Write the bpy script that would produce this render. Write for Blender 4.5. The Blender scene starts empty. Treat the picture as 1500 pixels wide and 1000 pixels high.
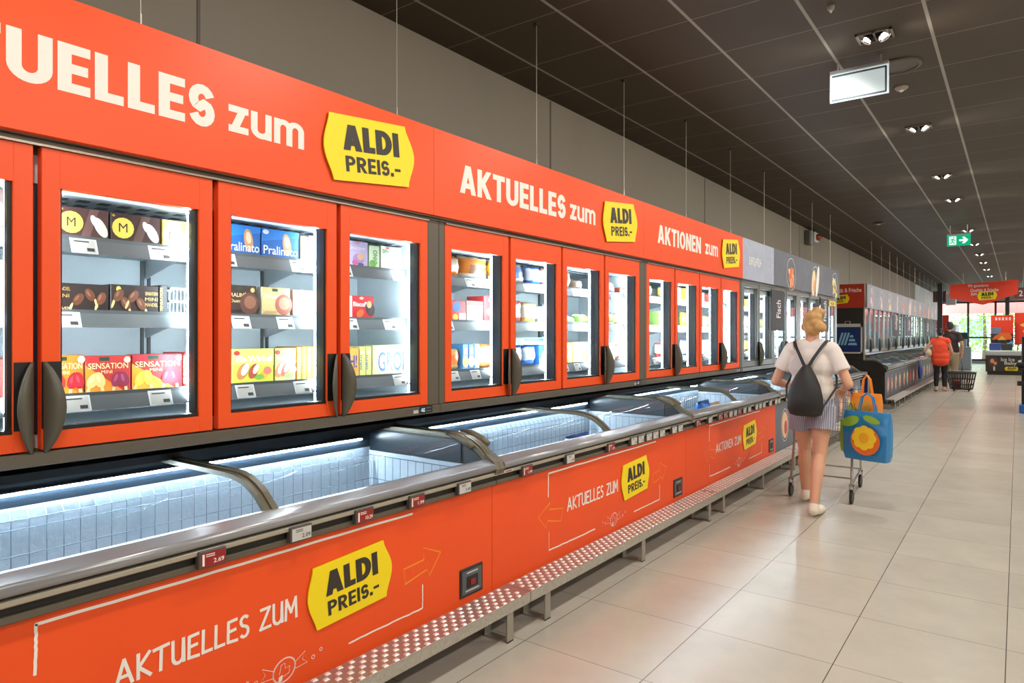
import bpy, math, random
from math import sin, cos, pi, radians
from mathutils import Vector, Matrix
random.seed(7)
scene = bpy.context.scene
COL = scene.collection

# ------------------------------------------------------------------ camera, world, exposure
CAM_H = 1.46
cam_d = bpy.data.cameras.new('camera')
cam_d.sensor_width = 36.0
cam_d.lens = 36.0 * 991.0 / 1500.0
cam_d.shift_y = -(500.0 - 490.0) / 1500.0
cam_d.clip_start = 0.05
cam_d.clip_end = 300
cam = bpy.data.objects.new('camera', cam_d)
cam.location = (0, 0, CAM_H)
cam.rotation_euler = (radians(90), 0, 0.642)
COL.objects.link(cam)
scene.camera = cam

vs = scene.view_settings
vs.view_transform = 'Standard'
vs.look = 'None'
vs.gamma = 1.0
vs.use_curve_mapping = False
vs.exposure = 0.0

world = bpy.data.worlds.new('sky')
scene.world = world
world.use_nodes = True
_bg = world.node_tree.nodes['Background']
_bg.inputs[0].default_value = (0.80, 0.90, 1.0, 1)
_bg.inputs[1].default_value = 9.0

SPOT_W = 92.0           # watts of one head of a twin recessed ceiling spot
SPOT_COL = (1.0, 0.95, 0.875)
LED_COL = (0.76, 0.92, 1.0)
LED_UP = 120.0            # emission of the upright cabinets' light strips
LED_LOW = 150.0          # emission of the chest freezers' light strips

sc = scene.cycles
sc.max_bounces = 9
sc.diffuse_bounces = 4
sc.glossy_bounces = 4
sc.transmission_bounces = 6
sc.transparent_max_bounces = 14
sc.caustics_reflective = False
sc.caustics_refractive = False
sc.sample_clamp_indirect = 4.0

CEIL = 3.41
# ------------------------------------------------------------------ materials
MATS = {}
def srgb(r, g, b):
    f = lambda c: (c / 255) / 12.92 if c / 255 <= 0.04045 else ((c / 255 + 0.055) / 1.055) ** 2.4
    return (f(r), f(g), f(b))

def mat(name, col, rough=0.5, metal=0.0, noise=0.0, nscale=30.0, emit=0.0, ecol=None, bump=0.0, spec=0.5):
    if name in MATS: return MATS[name]
    m = bpy.data.materials.new(name); m.use_nodes = True
    nt = m.node_tree; b = nt.nodes['Principled BSDF']
    b.inputs['Base Color'].default_value = (*col, 1)
    b.inputs['Roughness'].default_value = rough
    b.inputs['Metallic'].default_value = metal
    b.inputs['Specular IOR Level'].default_value = spec
    if emit:
        b.inputs['Emission Color'].default_value = (*(ecol or col), 1)
        b.inputs['Emission Strength'].default_value = emit
    if noise or bump:
        tc = nt.nodes.new('ShaderNodeTexCoord')
        n = nt.nodes.new('ShaderNodeTexNoise'); n.inputs['Scale'].default_value = nscale; n.inputs['Detail'].default_value = 5
        nt.links.new(tc.outputs['Object'], n.inputs['Vector'])
        if noise:
            mx = nt.nodes.new('ShaderNodeMixRGB'); mx.blend_type = 'MIX'
            mx.inputs[1].default_value = (*[c * (1 - noise) for c in col], 1)
            mx.inputs[2].default_value = (*[min(1, c * (1 + noise)) for c in col], 1)
            nt.links.new(n.outputs['Fac'], mx.inputs[0]); nt.links.new(mx.outputs[0], b.inputs['Base Color'])
        if bump:
            bp = nt.nodes.new('ShaderNodeBump'); bp.inputs['Strength'].default_value = bump; bp.inputs['Distance'].default_value = 0.01
            nt.links.new(n.outputs['Fac'], bp.inputs['Height']); nt.links.new(bp.outputs[0], b.inputs['Normal'])
    MATS[name] = m
    return m

def glass_mat(name, tint, refl_ior=1.45, dirt=0.0, rough=0.02):
    if name in MATS: return MATS[name]
    m = bpy.data.materials.new(name); m.use_nodes = True
    nt = m.node_tree; nt.nodes.clear()
    out = nt.nodes.new('ShaderNodeOutputMaterial')
    tr = nt.nodes.new('ShaderNodeBsdfTransparent'); tr.inputs[0].default_value = (*tint, 1)
    gl = nt.nodes.new('ShaderNodeBsdfGlossy'); gl.inputs['Roughness'].default_value = rough
    fr = nt.nodes.new('ShaderNodeFresnel'); fr.inputs[0].default_value = refl_ior
    mx = nt.nodes.new('ShaderNodeMixShader')
    nt.links.new(fr.outputs[0], mx.inputs[0]); nt.links.new(tr.outputs[0], mx.inputs[1]); nt.links.new(gl.outputs[0], mx.inputs[2])
    last = mx
    if dirt:
        df = nt.nodes.new('ShaderNodeBsdfDiffuse'); df.inputs[0].default_value = (0.8, 0.88, 0.92, 1)
        tc = nt.nodes.new('ShaderNodeTexCoord'); n = nt.nodes.new('ShaderNodeTexNoise'); n.inputs['Scale'].default_value = 3
        nt.links.new(tc.outputs['Object'], n.inputs['Vector'])
        mu = nt.nodes.new('ShaderNodeMath'); mu.operation = 'MULTIPLY'; mu.inputs[1].default_value = dirt
        nt.links.new(n.outputs['Fac'], mu.inputs[0])
        m2 = nt.nodes.new('ShaderNodeMixShader')
        nt.links.new(mu.outputs[0], m2.inputs[0]); nt.links.new(mx.outputs[0], m2.inputs[1]); nt.links.new(df.outputs[0], m2.inputs[2])
        last = m2
    nt.links.new(last.outputs[0], out.inputs[0])
    MATS[name] = m
    return m

def grid_mat(name, col, line, px, ox, wx, py, oy, wy, rough, line2=None, tile_var=0.0, cloud=0.0, bump=0.0, spec=0.5):
    """surface split into rectangular tiles by thin joints, in object (=world) metres"""
    m = bpy.data.materials.new(name); m.use_nodes = True
    nt = m.node_tree; b = nt.nodes['Principled BSDF']; N = nt.nodes.new; L = nt.links.new
    tc = N('ShaderNodeTexCoord'); sp = N('ShaderNodeSeparateXYZ'); L(tc.outputs['Object'], sp.inputs[0])
    def axis(sock, p, o, w):
        a = N('ShaderNodeMath'); a.operation = 'SUBTRACT'; a.inputs[1].default_value = o; L(sock, a.inputs[0])
        d = N('ShaderNodeMath'); d.operation = 'DIVIDE'; d.inputs[1].default_value = p; L(a.outputs[0], d.inputs[0])
        fl = N('ShaderNodeMath'); fl.operation = 'ROUND'; L(d.outputs[0], fl.inputs[0])
        di = N('ShaderNodeMath'); di.operation = 'SUBTRACT'; L(d.outputs[0], di.inputs[0]); L(fl.outputs[0], di.inputs[1])
        ab = N('ShaderNodeMath'); ab.operation = 'ABSOLUTE'; L(di.outputs[0], ab.inputs[0])
        lt = N('ShaderNodeMath'); lt.operation = 'LESS_THAN'; lt.inputs[1].default_value = w / 2 / p; L(ab.outputs[0], lt.inputs[0])
        cell = N('ShaderNodeMath'); cell.operation = 'FLOOR'; L(d.outputs[0], cell.inputs[0])
        return lt.outputs[0], cell.outputs[0]
    lx, cx_ = axis(sp.outputs['X'], px, ox, wx)
    ly, cy_ = axis(sp.outputs['Y'], py, oy, wy)
    cmb = N('ShaderNodeCombineXYZ'); L(cx_, cmb.inputs[0]); L(cy_, cmb.inputs[1])
    wn = N('ShaderNodeTexWhiteNoise'); wn.noise_dimensions = '2D'; L(cmb.outputs[0], wn.inputs['Vector'])
    nz = N('ShaderNodeTexNoise'); nz.inputs['Scale'].default_value = 3.0; nz.inputs['Detail'].default_value = 8; nz.inputs['Roughness'].default_value = 0.65
    L(tc.outputs['Object'], nz.inputs['Vector'])
    f1 = N('ShaderNodeMath'); f1.operation = 'MULTIPLY'; f1.inputs[1].default_value = tile_var; L(wn.outputs['Value'], f1.inputs[0])
    f2 = N('ShaderNodeMath'); f2.operation = 'MULTIPLY_ADD'; f2.inputs[1].default_value = cloud; L(nz.outputs['Fac'], f2.inputs[0]); L(f1.outputs[0], f2.inputs[2])
    f3 = N('ShaderNodeMath'); f3.operation = 'ADD'; f3.inputs[1].default_value = 1 - tile_var / 2 - cloud / 2; L(f2.outputs[0], f3.inputs[0])
    base = N('ShaderNodeMixRGB'); base.blend_type = 'MULTIPLY'; base.inputs[0].default_value = 1; base.inputs[1].default_value = (*col, 1)
    L(f3.outputs[0], base.inputs[2])
    m1 = N('ShaderNodeMixRGB'); m1.inputs[2].default_value = (*(line2 or line), 1); L(ly, m1.inputs[0]); L(base.outputs[0], m1.inputs[1])
    m2 = N('ShaderNodeMixRGB'); m2.inputs[2].default_value = (*line, 1); L(lx, m2.inputs[0]); L(m1.outputs[0], m2.inputs[1])
    L(m2.outputs[0], b.inputs['Base Color'])
    b.inputs['Roughness'].default_value = rough
    b.inputs['Specular IOR Level'].default_value = spec
    if bump:
        n2 = N('ShaderNodeTexNoise'); n2.inputs['Scale'].default_value = 90; L(tc.outputs['Object'], n2.inputs['Vector'])
        bp = N('ShaderNodeBump'); bp.inputs['Strength'].default_value = bump; bp.inputs['Distance'].default_value = 0.004
        L(n2.outputs['Fac'], bp.inputs['Height']); L(bp.outputs[0], b.inputs['Normal'])
    return m

RED = mat('red_vinyl', (0.90, 0.090, 0.013), 0.42, noise=0.04, nscale=4, spec=0.35)
TAUPE = mat('dark_taupe_metal', srgb(92, 84, 70), 0.42, noise=0.06, nscale=8)
BRONZE = mat('bronze_profile', srgb(112, 104, 84), 0.36, metal=0.35, noise=0.05)
DARK = mat('dark_gap', srgb(38, 34, 30), 0.6, noise=0.1)
BLACK = mat('black_plastic', srgb(26, 24, 23), 0.45, noise=0.1)
ALU = mat('brushed_aluminium', (0.62, 0.60, 0.56), 0.34, metal=0.9, noise=0.08, nscale=60)
STRIP = mat('aluminium_strip', srgb(176, 168, 150), 0.38, metal=0.4, noise=0.05)
BUMPER = mat('grey_bumper', srgb(156, 156, 158), 0.28, metal=0.35, noise=0.05, nscale=20)
WHITE = mat('white_lining', (0.72, 0.80, 0.84), 0.45, noise=0.04, nscale=5)
FROST = mat('frosted_lining', (0.72, 0.80, 0.88), 0.5, noise=0.10, nscale=45, bump=0.25)
NAVY = mat('dark_navy_lining', srgb(34, 44, 54), 0.28, noise=0.08)
WIRE = mat('grey_wire', srgb(134, 156, 172), 0.4, metal=0.4, noise=0.05)
STEELWIRE = mat('steel_wire', srgb(190, 185, 172), 0.35, metal=0.6, noise=0.05)
SHELF = mat('shelf_metal', (0.70, 0.76, 0.80), 0.35, metal=0.2, noise=0.05)
RAIL = mat('shelf_price_rail', srgb(84, 88, 90), 0.4, noise=0.12, nscale=12)
TAGGREY = mat('price_tag_grey', srgb(198, 196, 190), 0.5, noise=0.03)
TAGRED = mat('price_tag_red', srgb(150, 30, 28), 0.45, noise=0.05)
TAGFRAME = mat('price_tag_frame', srgb(78, 74, 68), 0.45, noise=0.05)
INK = mat('dark_print', srgb(54, 46, 38), 0.5, noise=0.03)
YELLOW = mat('yellow_plate', (0.95, 0.72, 0.002), 0.45, noise=0.02)
CREAM = mat('cream_print', (0.88, 0.84, 0.76), 0.5, noise=0.02)
ORANGELINE = mat('orange_print', (0.95, 0.30, 0.02), 0.5, noise=0.03)
GLASS = glass_mat('door_glass', (0.95, 0.975, 0.98), 1.22, dirt=0.02)
LID = glass_mat('lid_glass', (0.93, 0.965, 0.98), 1.16, dirt=0.02)
WINGLASS = glass_mat('window_glass', (0.96, 0.98, 0.98), 1.4)
LEDMAT = mat('light_strip', (1, 1, 1), 0.5, emit=LED_UP, ecol=LED_COL, noise=0.01)
LEDLOW = mat('light_tube', (1, 1, 1), 0.5, emit=LED_LOW, ecol=(0.72, 0.88, 1.0), noise=0.01)
GREYDOOR = mat('steel_door_frame', srgb(140, 142, 140), 0.32, metal=0.5, noise=0.05)
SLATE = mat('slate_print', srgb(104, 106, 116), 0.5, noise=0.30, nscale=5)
SLATEDARK = mat('dark_slate_print', srgb(58, 56, 62), 0.5, noise=0.25, nscale=6)
PALEPRINT = mat('pale_textured_print', srgb(172, 178, 196), 0.5, noise=0.18, nscale=9)
PLATE = mat('tread_plate', (0.50, 0.40, 0.36), 0.38, metal=0.75, noise=0.12, nscale=160, bump=0.5)
LOZ = mat('tread_lozenge', (0.95, 0.92, 0.86), 0.30, metal=0.35, noise=0.08, nscale=90)
LIP = mat('tread_lip', (0.52, 0.49, 0.42), 0.42, metal=0.6, noise=0.3, nscale=70, bump=0.4)
def pm(c, rough=0.45):
    key = 'print_%02x%02x%02x' % tuple(int(v) for v in c)
    return mat(key, srgb(*c), rough, noise=0.05, nscale=25)

# ------------------------------------------------------------------ mesh builder
WPOS = {}
class MB:
    def __init__(self): self.v = []; self.f = []; self.mi = []; self.mats = []; self.cur = 0; self.sm = []; self.smooth = False
    def m(self, material):
        if material not in self.mats: self.mats.append(material)
        self.cur = self.mats.index(material); return self
    def add(self, vs, fs):
        o = len(self.v); self.v += [tuple(p) for p in vs]
        for f in fs: self.f.append(tuple(i + o for i in f)); self.mi.append(self.cur); self.sm.append(self.smooth)
        return self
    def box(self, a, b):
        x0, x1 = sorted((a[0], b[0])); y0, y1 = sorted((a[1], b[1])); z0, z1 = sorted((a[2], b[2]))
        return self.add([(x0,y0,z0),(x1,y0,z0),(x1,y1,z0),(x0,y1,z0),(x0,y0,z1),(x1,y0,z1),(x1,y1,z1),(x0,y1,z1)],
                 [(0,3,2,1),(4,5,6,7),(0,1,5,4),(1,2,6,5),(2,3,7,6),(3,0,4,7)])
    def bbox(self, a, b, c=0.004):
        """box with chamfered edges"""
        x0, x1 = sorted((a[0], b[0])); y0, y1 = sorted((a[1], b[1])); z0, z1 = sorted((a[2], b[2]))
        c = min(c, (x1-x0)/3, (y1-y0)/3, (z1-z0)/3)
        V = []; idx = {}
        for sx in (0,1):
            for sy in (0,1):
                for sz in (0,1):
                    X, Y, Z = (x0,x1)[sx], (y0,y1)[sy], (z0,z1)[sz]
                    dx, dy, dz = (c if sx == 0 else -c), (c if sy == 0 else -c), (c if sz == 0 else -c)
                    for k, p in enumerate(((X,Y+dy,Z+dz),(X+dx,Y,Z+dz),(X+dx,Y+dy,Z))):
                        idx[(sx,sy,sz,k)] = len(V); V.append(p)
        I = lambda *t: idx[t]
        F = []
        for s in (0,1):
            q = [(0,0),(1,0),(1,1),(0,1)]
            F.append([I(s,p,r,0) for p,r in q]); F.append([I(p,s,r,1) for p,r in q]); F.append([I(p,r,s,2) for p,r in q])
        for s in (0,1):
            for t in (0,1):
                F.append([I(s,t,0,0),I(s,t,1,0),I(s,t,1,1),I(s,t,0,1)])
                F.append([I(s,0,t,0),I(s,1,t,0),I(s,1,t,2),I(s,0,t,2)])
                F.append([I(0,s,t,1),I(1,s,t,1),I(1,s,t,2),I(0,s,t,2)])
        for sx in (0,1):
            for sy in (0,1):
                for sz in (0,1): F.append([I(sx,sy,sz,0),I(sx,sy,sz,1),I(sx,sy,sz,2)])
        return self.add(V, F)
    def tube(self, pts, r, n=8, closed=False, radii=None, cap=True):
        P = [Vector(p) for p in pts]; k = len(P); V = []; F = []
        up = None
        for i in range(k):
            if closed: t = P[(i+1) % k] - P[i-1]
            else: t = P[min(i+1, k-1)] - P[max(i-1, 0)]
            t.normalize()
            if up is None:
                up = Vector((0,0,1)) if abs(t.z) < 0.9 else Vector((1,0,0))
            a = t.cross(up)
            if a.length < 1e-6: a = t.cross(Vector((0,1,0)))
            a.normalize(); b_ = a.cross(t); b_.normalize(); up = b_
            rr = radii[i] if radii else r
            for j in range(n):
                an = 2*pi*j/n; V.append(P[i] + a*cos(an)*rr + b_*sin(an)*rr)
        for i in range(k if closed else k-1):
            i2 = (i+1) % k
            for j in range(n):
                j2 = (j+1) % n; F.append((i*n+j, i*n+j2, i2*n+j2, i2*n+j))
        if cap and not closed:
            F.append(tuple(range(n))[::-1]); F.append(tuple((k-1)*n+j for j in range(n)))
        return self.add(V, F)
    def prism(self, poly, axis, a, b):
        """polygon (list of 2D points) extruded along an axis; axis x: (y,z), y: (x,z), z: (x,y)"""
        n = len(poly)
        mk = {'x': lambda p, t: (t, p[0], p[1]), 'y': lambda p, t: (p[0], t, p[1]), 'z': lambda p, t: (p[0], p[1], t)}[axis]
        V = [mk(p, a) for p in poly] + [mk(p, b) for p in poly]
        F = [tuple(range(n)), tuple(range(2*n-1, n-1, -1))] + [(i, i+n, (i+1) % n + n, (i+1) % n) for i in range(n)]
        return self.add(V, F)
    def sheet(self, prof, y0, y1):
        n = len(prof)
        V = [(p[0], y0, p[1]) for p in prof] + [(p[0], y1, p[1]) for p in prof]
        return self.add(V, [(i, i+n, i+1+n, i+1) for i in range(n-1)])
    def ellipsoid(self, c, r, n=14, m=9, rot=None):
        V = [(0,0,1)]; F = []
        for i in range(1, m):
            th = pi*i/m
            for j in range(n): V.append((sin(th)*cos(2*pi*j/n), sin(th)*sin(2*pi*j/n), cos(th)))
        V.append((0,0,-1))
        for j in range(n):
            F.append((0, 1+j, 1+(j+1) % n))
            for i in range(m-2): F.append((1+i*n+j, 1+(i+1)*n+j, 1+(i+1)*n+(j+1) % n, 1+i*n+(j+1) % n))
            F.append((1+(m-2)*n+j, len(V)-1, 1+(m-2)*n+(j+1) % n))
        W = []
        for p in V:
            q = Vector((p[0]*r[0], p[1]*r[1], p[2]*r[2]))
            if rot is not None: q = rot @ q
            W.append(q + Vector(c))
        return self.add(W, F)
    def capsule(self, p, q, r1, r2, n=14, flat=1.0, flatdir=None):
        p = Vector(p); q = Vector(q); t = (q-p)
        L = t.length; t.normalize()
        a = t.cross(Vector((0,0,1)) if abs(t.z) < 0.95 else Vector((1,0,0))); a.normalize(); b_ = a.cross(t)
        rings = []
        for k in range(0, 5):
            th = pi/2*k/4; rings.append((p - t*r1*cos(th), max(r1*sin(th), 1e-4)))
        for k in range(0, 5):
            th = pi/2*k/4; rings.append((q + t*r2*sin(th), max(r2*cos(th), 1e-4)))
        V = []; F = []
        for c, r in rings:
            for j in range(n):
                d = a*cos(2*pi*j/n)*r + b_*sin(2*pi*j/n)*r
                V.append(c + d)
        for i in range(len(rings)-1):
            for j in range(n): F.append((i*n+j, (i+1)*n+j, (i+1)*n+(j+1) % n, i*n+(j+1) % n))
        F.append(tuple(range(n))); F.append(tuple((len(rings)-1)*n+j for j in range(n))[::-1])
        return self.add(V, F)
    def loft(self, rings, caps=True):
        n = len(rings[0]); V = [p for r in rings for p in r]; F = []
        for i in range(len(rings)-1):
            for j in range(n): F.append((i*n+j, i*n+(j+1) % n, (i+1)*n+(j+1) % n, (i+1)*n+j))
        if caps: F.append(tuple(range(n))[::-1]); F.append(tuple((len(rings)-1)*n+j for j in range(n)))
        return self.add(V, F)
    def build(self, name, material=None, parent=None, origin=None, label=None):
        if not self.mats: self.mats = [material]
        me = bpy.data.meshes.new(name)
        if parent is not None: base = WPOS[parent.name]
        elif origin is not None: base = Vector(origin)
        else:
            xs = [p[0] for p in self.v]; ys = [p[1] for p in self.v]; zs = [p[2] for p in self.v]
            base = Vector(((min(xs)+max(xs))/2, (min(ys)+max(ys))/2, min(zs)))
        me.from_pydata([(p[0]-base[0], p[1]-base[1], p[2]-base[2]) for p in self.v], [], self.f)
        for mm in self.mats: me.materials.append(mm)
        if len(self.mats) > 1: me.polygons.foreach_set('material_index', self.mi)
        me.polygons.foreach_set('use_smooth', self.sm)
        me.validate(); me.update()
        o = bpy.data.objects.new(name, me); COL.objects.link(o)
        if parent is not None: o.parent = parent
        else: o.location = base
        WPOS[o.name] = base.copy()
        if label: o['label'] = label
        return o

def fixnormals(o):
    import bmesh
    bm = bmesh.new(); bm.from_mesh(o.data); bmesh.ops.recalc_face_normals(bm, faces=bm.faces); bm.to_mesh(o.data); bm.free()
    return o
def empty(name, loc):
    o = bpy.data.objects.new(name, None); o.empty_display_size = 0.1; o.location = loc; COL.objects.link(o)
    WPOS[o.name] = Vector(loc); return o
def tag(o, label, cat, group=None):
    o['label'] = label; o['category'] = cat
    if group: o['group'] = group
    return o
def struct(o, label=None):
    o['kind'] = 'structure'
    if label: o['label'] = label
    return o

# ------------------------------------------------------------------ lettering
TXT = {}
def text_geo(s, offset=0.0):
    """a word as flat polygons, squeezed into the unit square"""
    if 'M' in s: offset = 0.0
    key = (s, offset)
    if key in TXT: return TXT[key]
    c = bpy.data.curves.new('lettering', 'FONT'); c.body = s; c.offset = offset; c.resolution_u = 3; c.fill_mode = 'FRONT'
    o = bpy.data.objects.new('lettering', c); COL.objects.link(o)
    dg = bpy.context.evaluated_depsgraph_get(); dg.update()
    me = bpy.data.meshes.new_from_object(o.evaluated_get(dg))
    V = [(v.co.x, v.co.y) for v in me.vertices]; F = [tuple(p.vertices) for p in me.polygons]
    bpy.data.objects.remove(o); bpy.data.curves.remove(c); bpy.data.meshes.remove(me)
    x0 = min(p[0] for p in V); x1 = max(p[0] for p in V); y0 = min(p[1] for p in V); y1 = max(p[1] for p in V)
    V = [((p[0]-x0)/max(1e-6, x1-x0), (p[1]-y0)/max(1e-6, y1-y0)) for p in V]
    TXT[key] = (V, F); return TXT[key]

class Pl:
    """a drawing plane: origin + s*S + t*T, lifted along the normal"""
    def __init__(self, o, S, T):
        self.o = Vector(o); self.S = Vector(S); self.T = Vector(T); self.n = self.S.cross(self.T).normalized()
    def p(self, s, t, h=0.0): return self.o + self.S*s + self.T*t + self.n*h
def wallplane(x, y0=0.0, z0=0.0): return Pl((x, y0, z0), (0,1,0), (0,0,1))
def put_text(mb, pl, s, rect, offset=0.0, h=0.001):
    V, F = text_geo(s, offset); s0, s1, t0, t1 = rect
    mb.add([pl.p(s0+(s1-s0)*a, t0+(t1-t0)*b, h) for a, b in V], F)
def poly(mb, pl, pts, h=0.001):
    mb.add([pl.p(a, b, h) for a, b in pts], [tuple(range(len(pts)))])
def ell(mb, pl, cs, ct, rs, rt, h=0.001, n=20, rot=0.0):
    poly(mb, pl, [(cs+rs*cos(a)*cos(rot)-rt*sin(a)*sin(rot), ct+rs*cos(a)*sin(rot)+rt*sin(a)*cos(rot)) for a in [2*pi*k/n for k in range(n)]], h)
def stroke(mb, pl, pts, w, h=0.001, closed=False, taper=False):
    n = len(pts); L = []; R = []
    for i in range(n):
        a = pts[(i-1) % n] if (closed or i > 0) else pts[i]; b = pts[(i+1) % n] if (closed or i < n-1) else pts[i]
        dx, dy = b[0]-a[0], b[1]-a[1]; l = math.hypot(dx, dy) or 1
        k = w/2*(1.0 if not taper else (0.4+0.6*sin(pi*i/max(1, n-1))))
        L.append((pts[i][0]-dy/l*k, pts[i][1]+dx/l*k)); R.append((pts[i][0]+dy/l*k, pts[i][1]-dx/l*k))
    V = [pl.p(a, b, h) for a, b in L] + [pl.p(a, b, h) for a, b in R]
    mb.add(V, [(i, n+i, n+(i+1) % n, (i+1) % n) for i in range(n if closed else n-1)])
def arcpts(cx, cy, rx, ry, a0, a1, n=8):
    return [(cx+rx*cos(radians(a0+(a1-a0)*k/n)), cy+ry*sin(radians(a0+(a1-a0)*k/n))) for k in range(n+1)]
HAND = {
 'A': (0.62, [[(0.02,0),(0.30,1.0),(0.60,0.0)], [(0.12,0.32),(0.50,0.34)]]),
 'K': (0.55, [[(0.08,0),(0.08,1.0)], [(0.50,0.98),(0.10,0.46),(0.54,0.0)]]),
 'T': (0.58, [[(0.0,0.93),(0.58,1.0)], [(0.29,0.96),(0.26,0.0)]]),
 'U': (0.52, [[(0.05,1.0),(0.05,0.35)]+arcpts(0.25,0.28,0.20,0.27,180,350,7)+[(0.47,1.0),(0.49,0.02)]]),
 'E': (0.48, [[(0.46,0.98),(0.08,0.95),(0.06,0.03),(0.48,0.0)], [(0.07,0.50),(0.40,0.53)]]),
 'L': (0.44, [[(0.08,1.0),(0.06,0.02),(0.44,0.03)]]),
 'S': (0.44, [arcpts(0.24,0.75,0.18,0.23,30,250,8)+arcpts(0.22,0.26,0.19,0.25,75,-150,8)]),
 'Z': (0.52, [[(0.04,0.96),(0.48,0.98),(0.02,0.02),(0.52,0.05)]]),
 'M': (0.66, [[(0.04,0),(0.08,1.0),(0.33,0.32),(0.58,1.0),(0.62,0.0)]]),
 'I': (0.16, [[(0.08,1.0),(0.08,0.0)]]),
 'O': (0.52, [arcpts(0.26,0.5,0.22,0.48,90,450,14)]),
 'N': (0.54, [[(0.06,0),(0.06,1.0),(0.48,0.02),(0.48,1.0)]]),
 ' ': (0.32, []),
}
def handtext(mb, pl, s, rect, w):
    tot = sum(HAND[c][0]+0.12 for c in s)-0.12; s0, s1, t0, t1 = rect; k = (s1-s0)/tot; x = s0
    for c in s:
        wd, st = HAND[c]
        for i, ln in enumerate(st):
            P_ = [(x+a*k, t0+b*(t1-t0)) for a, b in ln]
            if len(P_) <= 3:   # separate pen strokes
                for j in range(len(P_)-1):
                    a, b = P_[j], P_[j+1]; l_ = math.hypot(b[0]-a[0], b[1]-a[1]); e = w*0.35/l_
                    stroke(mb, pl, [(a[0]-(b[0]-a[0])*e, a[1]-(b[1]-a[1])*e), (b[0]+(b[0]-a[0])*e, b[1]+(b[1]-a[1])*e)], w, 0.0012+0.00015*(i*3+j))
            elif c in 'EMZULN':
                for j in range(len(P_)-1):
                    a, b = P_[j], P_[j+1]; l_ = math.hypot(b[0]-a[0], b[1]-a[1]) or 1; e = w*0.35/l_
                    stroke(mb, pl, [(a[0]-(b[0]-a[0])*e, a[1]-(b[1]-a[1])*e), (b[0]+(b[0]-a[0])*e, b[1]+(b[1]-a[1])*e)], w, 0.0012+0.00012*(i*3+j))
            else: stroke(mb, pl, P_, w, 0.0012+0.00015*i)
        x += (wd+0.12)*k

# heavy sans capitals drawn as polygons (unit height)
def _rc(x0, y0, x1, y1): return [(x0, y0), (x1, y0), (x1, y1), (x0, y1)]
def _ln(x0, y0, x1, y1, w): return [(x0-w/2, y0), (x0+w/2, y0), (x1+w/2, y1), (x1-w/2, y1)]
def _ring(cx, cy, rx, ry, w, h, a0, a1, n=12):
    out = []
    for k in range(n):
        t0 = radians(a0+(a1-a0)*k/n); t1 = radians(a0+(a1-a0)*(k+1)/n)
        out.append([(cx+rx*cos(t0), cy+ry*sin(t0)), (cx+rx*cos(t1), cy+ry*sin(t1)), (cx+(rx-w)*cos(t1), cy+(ry-h)*sin(t1)), (cx+(rx-w)*cos(t0), cy+(ry-h)*sin(t0))])
    return out
def _ribbon(pts, w):
    out = []; L = []; R = []
    for i in range(len(pts)):
        a = pts[max(0, i-1)]; b = pts[min(len(pts)-1, i+1)]; dx, dy = b[0]-a[0], b[1]-a[1]; l = math.hypot(dx, dy) or 1
        L.append((pts[i][0]-dy/l*w/2, pts[i][1]+dx/l*w/2)); R.append((pts[i][0]+dy/l*w/2, pts[i][1]-dx/l*w/2))
    return [[L[i], R[i], R[i+1], L[i+1]] for i in range(len(pts)-1)]
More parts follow.
